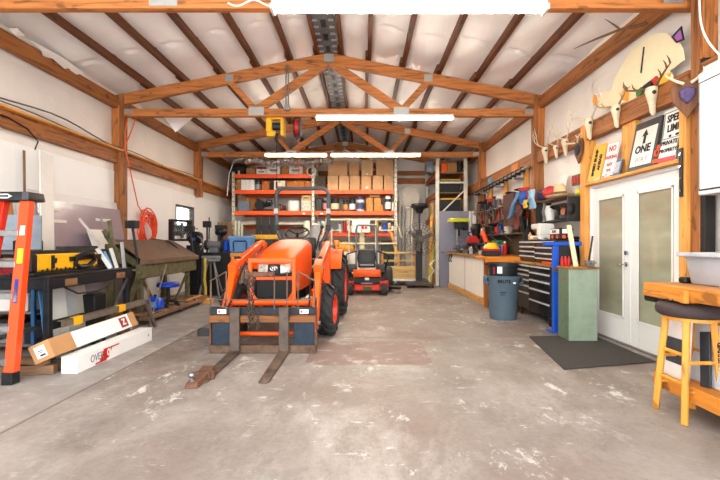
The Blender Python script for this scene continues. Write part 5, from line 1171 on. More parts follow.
for y in (.12, 1.3):
    for x in (.06, .4): mb = MB(); mb.lathe([(.01, -.02), (.06, -.022), (.068, 0), (.06, .022), (.01, .02)], (x, y, .068), 'x', 16); c = mb.obj('caster', m_blacksteel, TC); mb = MB(); mb.box(x - .03, x + .03, y - .035, y + .035, .125, .142); mb.obj('caster_plate', m_grey, c)
Tt = thing('top_tool_chest', 'black upper tool chest with slim chrome pulls on the rolling chest', 'tool chest', (2.82, 6.2, .936))
mb = MB(); mb.box(.012, .36, 0, 1.38, 0, .37); mb.obj('cabinet', m_tc, Tt, .006)
drawers(Tt, 0, .7, [.02, .10, .18, .27, .36]); drawers(Tt, .7, 1.38, [.02, .12, .20, .28, .36])
crate('orange_clamp', 'orange tool lying on the brown edge of the rolling chest', 'tool', (2.76, 6.3, .936), .05, .34, .035, M('E0561E', .4), bev=.008)
# blue post stand
Bl = thing('blue_stand', 'bright blue steel post with a cross arm beside the green cabinet', 'stand', (2.70, 5.93, 0))
m_bl = M('1D5FC8', .35, .1, .1, 8, coat=.3)
mb = MB(); mb.box(-.036, .036, -.036, .036, .01, 1.27); mb.obj('post', m_bl, Bl, .008)
mb = MB(); mb.box(-.17, .36, -.045, .04, 1.22, 1.272); mb.obj('arm', m_bl, Bl, .008); mb = MB(); mb.box(-.08, .3, -.07, .14, 0, .012); mb.obj('foot_plate', m_bl, Bl, .003)
mb = MB(); mb.box(-.05, .05, -.055, -.036, .86, .9); mb.obj('collar', M('8A6A3A', .5, .5), Bl)
# green cabinet
Gc = thing('green_cabinet', 'pale green metal cabinet with worn wooden top on the black mat edge', 'cabinet', (2.61, 5.34, 0))
m_gc = M('9BAA97', .45, .1, .12, 5); m_gd = M('6E8068', .45, .1, .15, 5)
mb = MB(); mb.box(0, .36, 0, .29, .008, .925); mb.obj('body', m_gc, Gc, .006)
mb = MB(); mb.box(-.012, 0, .01, .28, .02, .91); dr = mb.obj('door', m_gd, Gc, .004)
mb = MB(); mb.box(-.035, -.012, .03, .06, .17, .21); mb.cyl((-.05, .045, .19), (-.035, .045, .19), .008); mb.obj('latch', m_steel, dr, .003); mb = MB(); mb.box(-.014, -.012, .1, .14, .78, .81); mb.obj('red_sticker', m_red, dr)
mb = MB(); mb.box(-.02, .38, -.02, .31, .925, .95); mb.obj('wooden_top', WOOD('A8783F', 'x', .7), Gc, .004)
for k, (x, lab) in enumerate(((2.635, 'red spray bottle next to the blue post'), (2.68, 'middle one of three red spray bottles'), (2.725, 'red spray bottle beside the leaning pale plank'))):
    t = thing('spray_bottle', lab + ' on the green cabinet', 'bottle', (x, 5.585, .951), group='red bottles on the green cabinet'); mb = MB(); mb.lathe([(.018, 0), (.02, .01), (.02, .09), (.01, .11), (.009, .13), (.0, .13)], n=12); mb.obj('body', m_red, t); mb = MB(); mb.cyl((0, 0, .125), (0, 0, .145), .008, n=8); mb.obj('cap', m_black, t)
board('plank', 'pale wooden plank leaning upright on the green cabinet top', 'plank', (2.735, 5.42, .952), (2.715, 5.57, 1.49), .055, .03, WOOD('E0D2AE', 'z', .85), up=(0, 1, 0))
t = thing('vise', 'small grey vise standing on the green cabinet top', 'vise', (2.93, 5.45, .951)); mb = MB(); mb.box(-.05, .05, -.03, .03, 0, .03); mb.box(-.06, -.02, -.025, .025, .03, .08); mb.box(.02, .06, -.025, .025, .03, .08); mb.cyl((-.09, 0, .05), (.09, 0, .05), .01); mb.obj('jaws', m_steel, t, .004)
board('steel_rod', 'black steel rod leaning behind the small grey vise', 'rod', (2.96, 5.55, .952), (3.06, 5.62, 1.35), .02, .02, m_black, up=(0, 1, 0))
# shelf unit past the door stud, with what is on it
Sh = thing('tool_shelf', 'dark wall shelf holding hat and power tools beside the door stud', 'shelf', (3.02, 6.9, 0))
for zz in (1.95, 1.60):
    mb = MB(); mb.box(0, .27, -.68, .5, zz, zz + .02); mb.obj('board', m_oldwood['y'] if zz > 1.8 else M('3A3634', .6), Sh, .003)
for y in (-.66, .47): mb = MB(); mb.box(.0, .27, y, y + .02, 1.58, 1.97); mb.obj('side', M('3A3634', .6), Sh, .002)
# hat
t = thing('hat', 'tan wide brimmed hat lying on the wall shelf', 'hat', (3.06, 6.56, 1.972)); mb = MB(); mb.lathe([(.0, .0), (.2, .0), (.24, .02), (.2, .015), (.11, .03), (.1, .1), (.06, .13), (0, .12)], n=24); mb.xf(Matrix.Diagonal((.78, 1.25, 1.55, 1))); mb.obj('felt', M('DCC094', .85, 0, .1), t); mb = MB(); mb.lathe([(.112, .03), (.108, .05)], n=24); mb.xf(Matrix.Diagonal((.78, 1.25, 1.55, 1))); mb.obj('band', M('6A5A40', .7), t)
def lump(name, label, cat, loc, sx, sy, sz, mat, seed=1, group=None, flat=True):
    t = thing(name, label, cat, loc, 0, group); rn = random.Random(seed); mb = MB(); rings = []
    for i in range(8):
        a = -math.pi / 2 + math.pi * i / 7
        rings.append([(sx / 2 * math.cos(a) * math.cos(q) * rn.uniform(.75, 1.1), sy / 2 * math.cos(a) * math.sin(q) * rn.uniform(.75, 1.1), sz / 2 * (1 + math.sin(a) * rn.uniform(.85, 1.0))) for q in [2 * math.pi * k / 12 for k in range(12)]])
    mb.loft(rings); mb.obj('cloth', mat, t, smooth=40); return t
lump('cap', 'red cap on the shelf next to the tan hat', 'cap', (3.10, 7.0, 1.972), .26, .3, .24, m_red, 3); lump('folded_cloth', 'navy and white cloth bundled beside the red cap', 'cloth', (3.12, 7.3, 1.972), .24, .3, .22, M('4A4A6A', .8, 0, .8, 40), 5)
board('notice_sheet', 'white paper sheet pinned on the wall above the hat', 'paper', (3.22, 6.85, 2.06), (3.26, 6.85, 2.36), .26, .004, m_paper, up=(1, 0, 0))
t = thing('key_board', 'red tags on a small board above the hat', 'board', (3.24, 6.35, 2.14)); mb = MB(); mb.box(0, .02, -.2, .2, 0, .16); mb.obj('board', M('7A5A3A', .6), t)
mb = MB()
for k in range(5): mb.box(-.012, 0, -.18 + k * .08, -.13 + k * .08, .03 + .02 * (k % 2), .12)
mb.obj('red_tags', m_red, t)
mb = MB(); mb.ball((3.2, 6.26, 2.015), .045); tag(mb.obj('ball', M('D8D23A', .5), None), 'yellow green ball at the shelf end by the door stud', 'ball')
def drill(loc, rz, col, label, name='cordless_drill', s=1.0, group='power tools under the shelf'):
    t = thing(name, label, 'drill', loc, rz, group)
    mb = MB(); mb.cyl((-.12 * s, 0, .2 * s), (.06 * s, 0, .2 * s), .035 * s, .04 * s, 12); mb.hexa([(-.0, -.02, .06 * s), (.05 * s, -.02, .06 * s), (.05 * s, .02, .06 * s), (-.0, .02, .06 * s), (-.02, -.02, .19 * s), (.04 * s, -.02, .19 * s), (.04 * s, .02, .19 * s), (-.02, .02, .19 * s)]); mb.obj('body', col, t, .004)
    mb = MB(); mb.cyl((-.19 * s, 0, .2 * s), (-.12 * s, 0, .2 * s), .012 * s, .028 * s, 10); mb.obj('chuck', m_blacksteel, t)
    mb = MB(); mb.box(-.04 * s, .08 * s, -.035 * s, .035 * s, 0, .06 * s); mb.obj('battery', m_black, t, .006); return t
for k, (y, c, lab) in enumerate(((6.30, '2A2A2C', 'black cordless drill hanging by the door stud end of the shelf'), (6.50, '4A3A2C', 'brown black cordless drill second from the door stud'), (6.72, '2C2C2E', 'black cordless drill beneath the middle of the hat shelf'))):
    drill((3.1, y, 1.622), 15 * k, M(c, .5), lab)
drill((3.06, 6.40, 1.623), 160, M('B8642A', .5), 'orange brown cordless tool between the black drills')
jar_ = thing('paper_roll', 'white paper towel roll standing under the hat shelf', 'roll', (3.1, 7.02, 1.622)); mb = MB(); mb.cyl((0, 0, 0), (0, 0, .25), .08, n=20); mb.obj('paper', m_paper, jar_); mb = MB(); mb.cyl((0, 0, .25), (0, 0, .253), .02, n=10); mb.obj('core', m_card2, jar_)
lump('cable_bundle', 'black tangle of cables hanging at the door stud end of the shelf', 'cable', (3.08, 6.245, 1.66), .14, .05, .20, m_black, 9)
# job-site radio and friends on the chest
t = thing('radio', 'black workshop radio with white label and orange dials on the upper chest', 'radio', (3.0, 6.34, 1.308))
mb = MB(); mb.box(-.1, .1, -.13, .22, 0, .17); mb.obj('case', m_black, t, .012)
mb = MB(); mb.box(-.07, .07, -.134, -.131, .09, .155); mb.box(-.104, -.101, -.1, .2, .085, .155); mb.obj('label', m_paper, t)
text('ECHO', .05, m_ink, t, TR(-.106, .06, .12) @ TOROOM_R, bold=.002)
mb = MB()

for y in (-.04, .12): mb = MB(); mb.cyl((-.105, y, .04), (-.1, y, .04), .032, n=14); mb.obj('dial', M('E8641E', .4), t)
for x in (-.045, .035): mb = MB(); mb.cyl((x, -.136, .04), (x, -.131, .04), .028, n=14); mb.obj('dial', M('E8641E', .4), t)
crate('black_speaker', 'tall black box standing next to the workshop radio', 'box', (3.14, 6.24, 1.308), .1, .07, .045, m_black)
t = thing('sewing_box', 'white boxy machine on the upper tool chest', 'machine', (3.0, 7.1, 1.308)); mb = MB(); mb.box(-.12, .14, -.2, .2, 0, .07); mb.box(-.12, .14, -.2, -.08, .07, .27); mb.box(-.1, .12, -.08, .2, .18, .27); mb.obj('body', m_white, t, .015); 
mb = MB(); mb.box(-.13, -.12, -.14, .02, .015, .04); mb.obj('brown_panel', m_card2, t)
for k, (y, c, h, lab) in enumerate(((7.38, 'D8B070', .13, 'tan bottle beside the white machine'), (6.75, '8A8C90', .04, 'low grey tin between radio and white machine'))):
    t = thing('bottle', lab + ' on the upper chest', 'bottle', (2.92, y, 1.308)); mb = MB(); mb.lathe([(.03, 0), (.033, .01), (.033, h * .7), (.012, h * .85), (.012, h), (0, h)], n=14); mb.obj('body', M(c, .4), t)
lump('hanging_black_bag', 'black cloth bag hanging past the white machine', 'bag', (3.02, 7.68, 1.05), .24, .18, .5, M('1C1C1E', .8), 6)

# things along the tool wall over the bench
def rack_board(y0, y1, z, lab, dep=.2):
    t = thing('tool_shelf', lab, 'shelf', (3.0, (y0 + y1) / 2, z)); h = (y1 - y0) / 2
    mb = MB(); mb.box(0, .28, -h, h, -.02, 0); mb.obj('board', m_oldwood['y'], t, .003)
    for k in range(4):
        y = -h + .08 + (2 * h - .16) * k / 3; mb = MB(); mb.box(.25, .28, y - .012, y + .012, -.2, -.02); mb.beam((.03, y, -.03), (.26, y, -.19), .02, .02); mb.obj('bracket', m_steel, t)
    return t
rack_board(7.9, 11.6, 2.05, 'long wall shelf crowded with tools over the workbench'); rack_board(8.0, 11.2, 1.45, 'lower wall shelf over the workbench with green tool cases')
mb = MB(); mb.box(3.185, 3.199, 7.98, 11.5, 1.0, 1.42); mb.box(3.185, 3.199, 7.98, 11.5, 1.46, 2.02); tag(mb.obj('tool_board', WOOD('5E4A38', 'y', .6), None, .003), 'dark brown tool board on the wall above the workbench', 'board')
rn = random.Random(21)
for k in range(22):     # drivers, chisels and files held on the tool board
    y = 8.1 + k * .152; L = rn.uniform(.2, .3); c = ['C0281E', '1E1E20', 'D9A21C', '2A5A40', '1F62B4', '8A5A34', '26262A'][k % 7]
    t = thing('hanging_screwdriver', '%s handled driver, %s from the near end of the dark tool board' % (['red', 'black', 'yellow', 'green', 'blue', 'brown', 'dark'][k % 7], (['first', 'second', 'third', 'fourth', 'fifth', 'sixth', 'seventh', 'eighth', 'ninth', 'tenth', 'eleventh', 'twelfth', 'thirteenth', 'fourteenth', 'fifteenth', 'sixteenth', 'seventeenth', 'eighteenth', 'nineteenth', 'twentieth', 'twenty-first', 'twenty-second'])[k]), 'driver', (3.15, y, 1.72 + .05 * (k % 2)), 0, 'drivers on the tool board')
    mb = MB(); mb.lathe([(.0, 0), (.02, .005), (.026, .05), (.024, .11), (.012, .13), (0, .13)], n=10); mb.obj('handle', M(c, .4), t); mb = MB(); mb.cyl((0, 0, 0), (0, 0, -.14), .007, n=6); mb.obj('blade', m_steel, t)
    mb = MB(); mb.box(-.02, .035, -.012, .012, -.02, -.008); mb.obj('peg', m_blacksteel, t)
kinds = ['C0392B', '2A2A2C', '5A5C60', '3A4A3C', 'D9D5CC', '1C1C1F', '8A5A34', '2F5F9E', '1F1F22', '74767A', '26282A', 'B8B4A8']
adj = {'C0392B': 'red', '2A2A2C': 'black', '5A5C60': 'grey', '3A4A3C': 'dark green', 'D9D5CC': 'white', '1C1C1F': 'black', '8A5A34': 'brown', '2F5F9E': 'blue', '1F1F22': 'black', '74767A': 'grey', '26282A': 'black', 'B8B4A8': 'pale'}
ORD = ['first', 'second', 'third', 'fourth', 'fifth', 'sixth', 'seventh', 'eighth', 'ninth', 'tenth', 'eleventh', 'twelfth', 'thirteenth', 'fourteenth', 'fifteenth', 'sixteenth', 'seventeenth', 'eighteenth', 'nineteenth', 'twentieth']
for sh, (z, lo_, hi_, n, nm) in enumerate(((2.052, 8.0, 11.5, 20, 'long wall shelf'), (1.452, 8.1, 11.1, 18, 'lower wall shelf'))):
    for k in range(n):
        y = lo_ + (hi_ - lo_) * (k + .5) / n; c = kinds[(k * 5 + sh * 3) % 12]; typ = (k + sh) % 4
        lab = '%s %s, %s item from the near end of the %s' % (adj[c], ['cordless drill', 'spray can', 'tool case', 'hand plane'][typ], ORD[k], nm)
        if typ == 0: drill((3.12, y, z), rn.uniform(-20, 30), M(c, .5), lab, s=1.15, group='tools on the ' + nm)
        elif typ == 1:
            t = thing('spray_can', lab, 'can', (3.1, y, z), 0, 'tools on the ' + nm); mb = MB(); mb.lathe([(.045, 0), (.05, .01), (.05, .19), (.03, .21), (.0, .21)], n=12); mb.obj('body', M(c, .35, .3), t); mb = MB(); mb.lathe([(.04, .2), (.04, .25), (0, .255)], n=12); mb.obj('cap', m_black if c != '1F1F22' else m_red, t)
        elif typ == 2:
            t = thing('tool_case', lab, 'case', (3.13, y, z), rn.uniform(-6, 6), 'tools on the ' + nm); mb = MB(); mb.box(-.1, .1, -.08, .08, 0, rn.uniform(.14, .28)); mb.obj('body', M(c, .5), t, .01); mb = MB(); mb.box(-.125, -.1, -.03, .03, .03, .05); mb.obj('handle', m_black, t)
        else:
            t = thing('hand_plane', lab, 'plane', (3.1, y, z), rn.uniform(-15, 15), 'tools on the ' + nm); mb = MB(); mb.box(-.12, .1, -.03, .03, 0, .03); mb.box(-.02, .03, -.022, .022, .03, .1); mb.obj('body', M(c, .5, .3), t, .004); mb = MB(); mb.ball((-.08, 0, .05), .022); mb.obj('knob', m_oldwood['z'], t); mb = MB(); mb.beam((.06, 0, .02), (.08, 0, .12), .025, .03); mb.obj('handle', m_oldwood['z'], t)
# black hooks, pliers and cords hanging from the long shelf
for k in range(16):
    y = 8.1 + k * .195; x = 2.985; z = 2.025; L = rn.uniform(.2, .36); kind = k % 3
    lab = '%s hanging %s from the near end under the long wall shelf' % (['pair of black pliers', 'steel wrench', 'wooden handled hammer'][kind], ORD[k])
    t = thing(['hanging_pliers', 'hanging_wrench', 'hanging_hammer'][kind], lab, ['pliers', 'wrench', 'hammer'][kind], (x, y, z - L), 0, 'tools hanging under the long shelf')
    mb = MB()
    if kind == 0: mb.tube([(-.015, -.02, 0), (-.015, -.03, L * .4), (-.015, .0, L * .7), (-.015, .008, L)], .009, 6); mb.tube([(-.015, .02, 0), (-.015, .03, L * .4), (-.015, .0, L * .7), (-.015, -.008, L)], .009, 6); mb.obj('handles', m_black if k % 2 else m_red, t)
    elif kind == 1: mb.beam((-.015, 0, .03), (-.015, 0, L - .03), .02, .01); mb.ring((-.015, 0, .02), .018, .008, 'x', 12, 5); mb.ring((-.015, 0, L - .02), .022, .009, 'x', 12, 5); mb.obj('shank', m_chrome, t)
    else:
        mb.beam((-.015, 0, 0), (-.015, 0, L), .022, .022); mb.obj('handle', m_oldwood['z'], t); mb = MB(); mb.cyl((-.015, -.05, L - .015), (-.015, .04, L - .015), .017); mb.obj('head', m_blacksteel, t)
# long metal track on brackets near the girt
t = thing('metal_track', 'long grey steel track with rollers lying on brackets under the east girt', 'track', (3.08, 9.7, 2.6)); t.rotation_euler = (R(-1.5), 0, 0)
mb = MB(); mb.box(-.06, .0, -1.9, 1.9, 0, .04); mb.box(.02, .07, -1.6, 1.9, .03, .06); mb.obj('channel', m_steel, t, .004)
for k in range(14): mb = MB(); mb.box(-.07, .03, -1.62 + k * .25, -1.58 + k * .25, -.03, .07); mb.cyl((-.03, -1.6 + k * .25, .06), (.0, -1.6 + k * .25, .06), .03, n=8); mb.obj('roller', m_blacksteel, t)
for k, y in enumerate((8.4, 9.6, 10.8)):
    mb = MB(); mb.box(3.2, 3.29, y - .04, y + .04, .95, 2.72); struct('trim_wall_stud', mb, m_pine['z'], bevel=.003)
    mb = MB(); mb.beam((3.0, y, 2.535), (3.2, y, 2.535), .03, .05); tag(mb.obj('wall_mount_bracket', m_steel, None), ['first', 'second', 'third'][k] + ' steel bracket from the near end under the long track', 'bracket', 'brackets under the steel track')
mb = MB(); mb.box(3.14, 3.18, 8.6, 8.95, 2.75, 2.9); tag(mb.obj('orange_board', M('D8872E', .5), None), 'small orange painted board on the east girt', 'board')
mb = MB(); mb.box(3.14, 3.18, 10.4, 10.65, 2.73, 2.88); tag(mb.obj('blue_card', M('7FA0B8', .6), None), 'pale blue card standing on the east girt', 'card')
# hanging leather, level, gloves, cloth
def hang(name, label, cat, px0, px1, py0, py1, X, mat, slant=0, th=.03, name2='body'):
    pc = (px0 + px1) / 2; Y = X * F / (pc - CX); Ya, Yb = X * F / (px0 - CX), X * F / (px1 - CX); w = abs(Ya - Yb); z1, z0 = wz(py0, Y), wz(py1, Y)
    t = thing(name, label, cat, (X, Y, z0)); mb = MB(); n = 7; rings = []
    for i in range(n + 1):
        q = i / n; ww = w / 2 * (1 - .15 * math.sin(q * 3)); o = -slant * (1 - q) ; dx = .012 * math.sin(q * 9)
        rings.append([(dx - th / 2, o - ww, (z1 - z0) * q), (dx + th / 2, o - ww, (z1 - z0) * q), (dx + th / 2, o + ww, (z1 - z0) * q), (dx - th / 2, o + ww, (z1 - z0) * q)])
    mb.loft(rings); mb.obj(name2, mat, t, .004); mb = MB(); mb.cyl((0, 0, z1 - z0 - .01), (.12, 0, z1 - z0 + .03), .007, n=6); mb.obj('hook', m_steel, t); return t
hang('leather_apron', 'dark brown leather apron hanging above the bench end', 'apron', 503, 514, 194, 226, 2.93, M('5A342A', .6, 0, .2, 8))
t = hang('hanging_leather_strap', 'reddish brown leather strap hanging beside the apron', 'strap', 516, 520.5, 205, 229, 2.84, M('7A3E30', .6, 0, .2), slant=-.12)
t = hang('spirit_level', 'blue spirit level hanging at a slant over the leather apron', 'level', 516.5, 520.5, 192, 217, 2.74, M('4A7FA8', .4, 0, .2), slant=-.50)
hang('glove', 'blue work glove hanging above the yellow glove', 'glove', 520, 525.5, 192, 206, 2.88, M('1F62C0', .7)); hang('glove', 'yellow work glove hanging beside the blue one', 'glove', 523.5, 526.8, 200, 208, 2.82, M('D8B84A', .7))
hang('rag', 'light blue rag hanging from the shelf near the navy cloth', 'rag', 528, 534, 190, 209, 2.95, M('A8CBE0', .8), slant=.05); hang('black_apron', 'black cloth hanging behind the gloves', 'cloth', 517, 523, 208, 226, 3.0, m_black)
hang('extension_bar', 'grey steel bar hanging next to the paper towel roll', 'bar', 543, 544.6, 203, 222, 2.98, m_steel)
# tools on the workbench
t = thing('drill_press', 'bench drill press with yellow green hood at the far bench end', 'drill press', (2.53, 11.3, 1.001))
mb = MB(); mb.box(-.14, .14, -.2, .2, 0, .04); mb.cyl((0, .1, .04), (0, .1, .7), .035); mb.box(-.12, .12, -.15, .1, .32, .35); mb.obj('base_and_column', m_steel, t, .004)
mb = MB(); mb.hexa([(-.26, -.22, .80), (.26, -.22, .80), (.26, .2, .80), (-.26, .2, .80), (-.24, -.2, .90), (.24, -.2, .90), (.24, .18, .90), (-.24, .18, .90)]); mb.obj('belt_hood', M('C9CF2A', .4), t, .02)
mb = MB(); mb.box(-.1, .1, -.2, .12, .62, .80); mb.cyl((0, -.14, .42), (0, -.14, .62), .03); mb.obj('head', m_blacksteel, t, .01); mb = MB(); mb.box(.1, .25, -.1, .1, .58, .80); mb.obj('motor', m_black, t, .03)
mb = MB()
for k in range(3): a = 2 * math.pi * k / 3; mb.cyl((-.12, -.1, .66), (-.12, -.1 + .12 * math.cos(a), .66 + .12 * math.sin(a)), .008, n=6)
mb.obj('feed_handle', m_chrome, t)
t = thing('bench_vise', 'grey bench vise next to the drill press base', 'vise', (2.5, 10.75, 1.001)); mb = MB(); mb.box(-.1, .1, -.08, .08, 0, .05); mb.box(-.13, -.05, -.07, .07, .05, .2); mb.box(.03, .11, -.07, .07, .05, .2); mb.cyl((-.22, 0, .11), (.1, 0, .11), .02); mb.cyl((-.21, -.1, .11), (-.21, .1, .11), .008, n=6); mb.obj('jaws', M('6A6C6E', .4, .6), t, .006)
t = thing('miter_saw', 'black miter saw with red guard in the middle of the workbench', 'saw', (2.62, 10.1, 1.001)); mb = MB(); mb.box(-.2, .2, -.25, .25, 0, .08); mb.obj('base', m_steel, t, .008); mb = MB(); mb.cyl((0, -.03, .27), (0, .03, .27), .15, n=20); mb.obj('guard', m_red, t); mb = MB(); mb.cyl((0, .04, .27), (0, .2, .3), .07); mb.tube([(-.05, 0, .38), (-.12, 0, .48), (-.02, 0, .52), (.05, 0, .4)], .02); mb.obj('motor', m_black, t)
t = thing('black_funnel', 'tall black funnel shaped tool standing behind the red saw guard', 'tool', (2.8, 10.5, 1.001)); mb = MB(); mb.lathe([(.1, 0), (.1, .3), (.09, .45), (.14, .6), (.1, .72), (0, .73)]); mb.obj('body', m_black, t)
for k, (x, y, c, h, r, lab) in enumerate(((2.45, 9.6, 'B5B7B8', .16, .045, 'grey metal canister on the bench before the black funnel'), (2.5, 9.25, '1E1E20', .2, .06, 'black bottle mid-way along the bench front'), (2.7, 9.1, 'C0281E', .24, .05, 'red bottle mid-way along the bench'), (2.46, 8.5, 'E6E3DA', .25, .04, 'tall white bottle on the near end of the bench'), (2.55, 8.42, 'DAD6CC', .24, .04, 'second white bottle at the near bench end behind the first'), (2.72, 8.45, '1F5AB8', .26, .045, 'blue bottle at the near bench end'), (2.85, 8.5, 'C22A22', .28, .05, 'red bottle at the near bench end beside the blue one'), (2.64, 8.62, 'C8701F', .2, .04, 'orange bottle at the near bench end'), (2.9, 8.9, 'E9E6DE', .2, .05, 'white jar near the wall on the bench'), (2.75, 9.5, '2A2C30', .25, .06, 'dark jar near the wall mid bench'), (2.42, 10.4, '2A2A2C', .1, .06, 'low black pot by the bench front edge beside the vise'))):
    t = thing('bottle', lab, 'bottle', (x, y, 1.001), group='bottles on the workbench'); mb = MB(); mb.lathe([(r * .95, 0), (r, .01), (r, h * .7), (r * .4, h * .84), (r * .4, h * .9), (0, h * .9)], n=14); mb.obj('body', M(c, .4), t); mb = MB(); mb.cyl((0, 0, h * .88), (0, 0, h), r * .45, n=10); mb.obj('cap', m_black if k % 2 else m_white, t)
t = thing('hard_hat', 'yellow hard hat lying on a red and black box', 'hard hat', (2.42, 7.95, 1.14)); mb = MB(); mb.lathe([(.15, 0), (.155, .01), (.13, .012), (.12, .06), (.08, .11), (0, .125)], n=24); mb.obj('shell', m_yellow, t)
crate('tool_box', 'red and black toolbox under the yellow hard hat', 'toolbox', (2.4, 7.95, 1.001), .28, .2, .136, M('2A2226', .5), lid=m_red)
t = thing('caulk_gun', 'orange caulking tube leaning over the bench tools', 'tube', (2.6, 8.85, 1.001)); mb = MB(); mb.cyl((.05, -.08, .03), (-.06, .16, .5), .05, n=14); mb.obj('tube', M('E2541E', .4), t); mb = MB(); mb.cyl((-.06, .16, .5), (-.08, .2, .56), .02, .008, n=10); mb.obj('nozzle', m_white, t)
for k, (y, lab) in enumerate(((9.3, 'green tool case on the bench by the wall'), (9.9, 'dark green tool case farther along the bench wall'))): crate('green_case', lab, 'case', (2.98, y, 1.001), .2, .4, .3, m_green if k == 0 else M('2A5A40', .5))
for k, (x, y, c, lab) in enumerate(((2.5, 8.75, '2A2A2C', 'black cordless drill on the bench near the white bottles'), (2.5, 9.62, '3A3A3E', 'black cordless drill on the bench by the miter saw'), (2.48, 10.05, '5A3A2A', 'brown cordless drill at the bench front mid-way'), (2.9, 10.9, '2E2E30', 'black cordless drill behind the bench vise'))): drill((x, y, 1.001), 40 * k, M(c, .5), lab, s=1.1, group='drills on the workbench')

for k in range(18):     # small clutter along the bench front
    y = 8.45 + k * .165; x = 2.47 + .1 * ((k * 7) % 4) / 3; c = kinds[(k * 7 + 2) % 12]
    if any(abs(y - q[1]) < .14 and abs(x - q[0]) < .17 for q in ((2.53, 11.3), (2.5, 10.75), (2.45, 9.6), (2.5, 9.25), (2.46, 8.5), (2.55, 8.42), (2.64, 8.62), (2.42, 10.4), (2.5, 8.75), (2.5, 9.62), (2.48, 10.05))) or 9.8 < y < 10.4: continue
    kind = k % 3; nm = ['small_box', 'tape_roll', 'parts_tin'][kind]
    t = thing(nm, '%s %s on the bench top, %s place from its near end' % (adj[c], ['small box', 'roll of tape', 'parts tin'][kind], ORD[k]), ['box', 'tape', 'tin'][kind], (x, y, 1.001), rn.uniform(-30, 30), 'small things on the workbench')
    mb = MB()
    if kind == 0: mb.box(-.06, .06, -.05, .05, 0, .11); mb.obj('body', M(c, .5), t, .006); mb = MB(); mb.box(-.062, .062, -.052, .052, .085, .113); mb.obj('lid', m_black, t, .004)
    elif kind == 1: mb.lathe([(.03, 0), (.055, 0), (.055, .045), (.03, .045), (.03, 0)], n=18, caps=False); mb.obj('roll', M(c, .5), t)
    else: mb.lathe([(.0, 0), (.055, 0), (.055, .1), (.0, .1)], n=16); mb.obj('body', M(c, .35, .4), t); mb = MB(); mb.lathe([(.058, .085), (.058, .112), (0, .112)], n=16); mb.obj('lid', m_steel, t)
# ------------------------------------------------------------------ signs over the doors
def sign(name, label, px0, px1, py_top, xb, W=None, H=None, lean=17, roll=0, mat=m_paper, th=.006, z=2.101):
    pc = (px0 + px1) / 2; Y = (xb + .04) * F / (pc - CX)
    t = thing(name, label, 'sign', (xb, Y, z)); t.rotation_euler = (R(-lean), R(roll), R(-90))
    mb = MB(); mb.box(-W / 2, W / 2, 0, th, 0, H); mb.obj('plate', mat, t, .001); return t
def st(t, s, size, x, z, mat, **k): return text(s, size, mat, t, TR(x, -.002, z) @ FRONT, **k)
t = sign('road_sign', 'yellow SPEED BUMP AHEAD sign standing on end on the door header', 589, 603, 145, 3.12, .31, .50, 10, 4, M('F0B21A', .45))
for s_, x in (('SPEED BUMP', -.045), ('AHEAD', .07)): text(s_, .075, m_ink, t, TR(x, -.002, .25) @ FRONT @ RZ(90), bold=.006, sx=.88)
t = sign('parking_sign', 'white NO PARKING ANY TIME sign with red letters and border', 604, 616, 143, 3.12, .27, .46, 10, 3, m_paper)
m_sred = M('C23A44', .5)
mb = MB()
for b in ((-.13, .13, .45, .455), (-.13, .13, .005, .01), (-.13, -.125, .01, .45), (.125, .13, .01, .45)): mb.box(b[0], b[1], -.002, 0, b[2], b[3])
mb.obj('border', m_sred, t)
st(t, 'NO', .1, 0, .37, m_sred, bold=.003); st(t, 'PARKING', .062, 0, .26, m_sred, bold=.002); st(t, 'ANY', .06, 0, .165, m_sred, bold=.002); st(t, 'TIME', .05, 0, .09, m_sred)
t = sign('postcard', 'brown photo card propped before the parking sign', 603, 611, 165, 3.12, .17, .19, 12, 0, M('A89478', .5, 0, .6, 25)); mb = MB(); mb.box(-.05, .0, -.002, 0, .02, .13); mb.box(.02, .05, -.002, 0, .03, .16); mb.obj('figures', M('5A3A2A', .6), t)
t = sign('postcard', 'pale grey photo card propped before the yellow sign', 591, 601, 172, 3.12, .22, .10, 12, 0, M('B9BDBE', .4, 0, .3, 30))
t = sign('picture_frame', 'small picture in a blue frame between the parking sign and stud', 613, 621, 161, 3.12, .2, .2, 14, 2, M('4A6E9A', .4)); mb = MB(); mb.box(-.075, .075, -.002, 0, .03, .17); mb.obj('picture', M('B8BDC0', .5, 0, .2, 14), t)
t = sign('one_way_sign', 'framed black and white ONE WAY sign with an upward arrow', 629, 656, 120, 3.12, .44, .56, 11, 1, M('3A3836', .45), .025)
mb = MB(); mb.box(-.18, .18, -.004, 0, .04, .475); mb.obj('sign_face', M('DDD9CF', .25, 0, .05, 4), t)
mb = MB(); mb.prism([(-.02, .29), (.02, .29), (.02, .38), (.05, .38), (0, .455), (-.05, .38), (-.02, .38)], 'y', -.007, -.004); mb.obj('arrow', m_ink, t)
text('ONE', .125, m_ink, t, TR(0, -.006, .225) @ FRONT, bold=.004, sx=1.0); text('WAY', .10, M('A9A6A0', .4), t, TR(0, -.006, .105) @ FRONT, bold=.002)  # WAY is paled to grey: glare on the glass put into its colour
t = sign('speed_limit_sign', 'white SPEED LIMIT 15 sign half hidden behind the door post', 664, 686, 118, 3.19, .36, .58, 6, 1, m_paper)
mb = MB()
for b in ((-.17, .17, .54, .547), (-.17, -.163, .02, .54), (.163, .17, .02, .54)): mb.box(b[0], b[1], -.002, 0, b[2], b[3])
mb.obj('border', m_ink, t)
st(t, 'SPEED', .105, 0, .47, m_ink, bold=.004, sx=.9); st(t, 'LIMIT', .105, 0, .365, m_ink, bold=.004, sx=.9); st(t, '15', .24, 0, .2, m_ink, bold=.006)
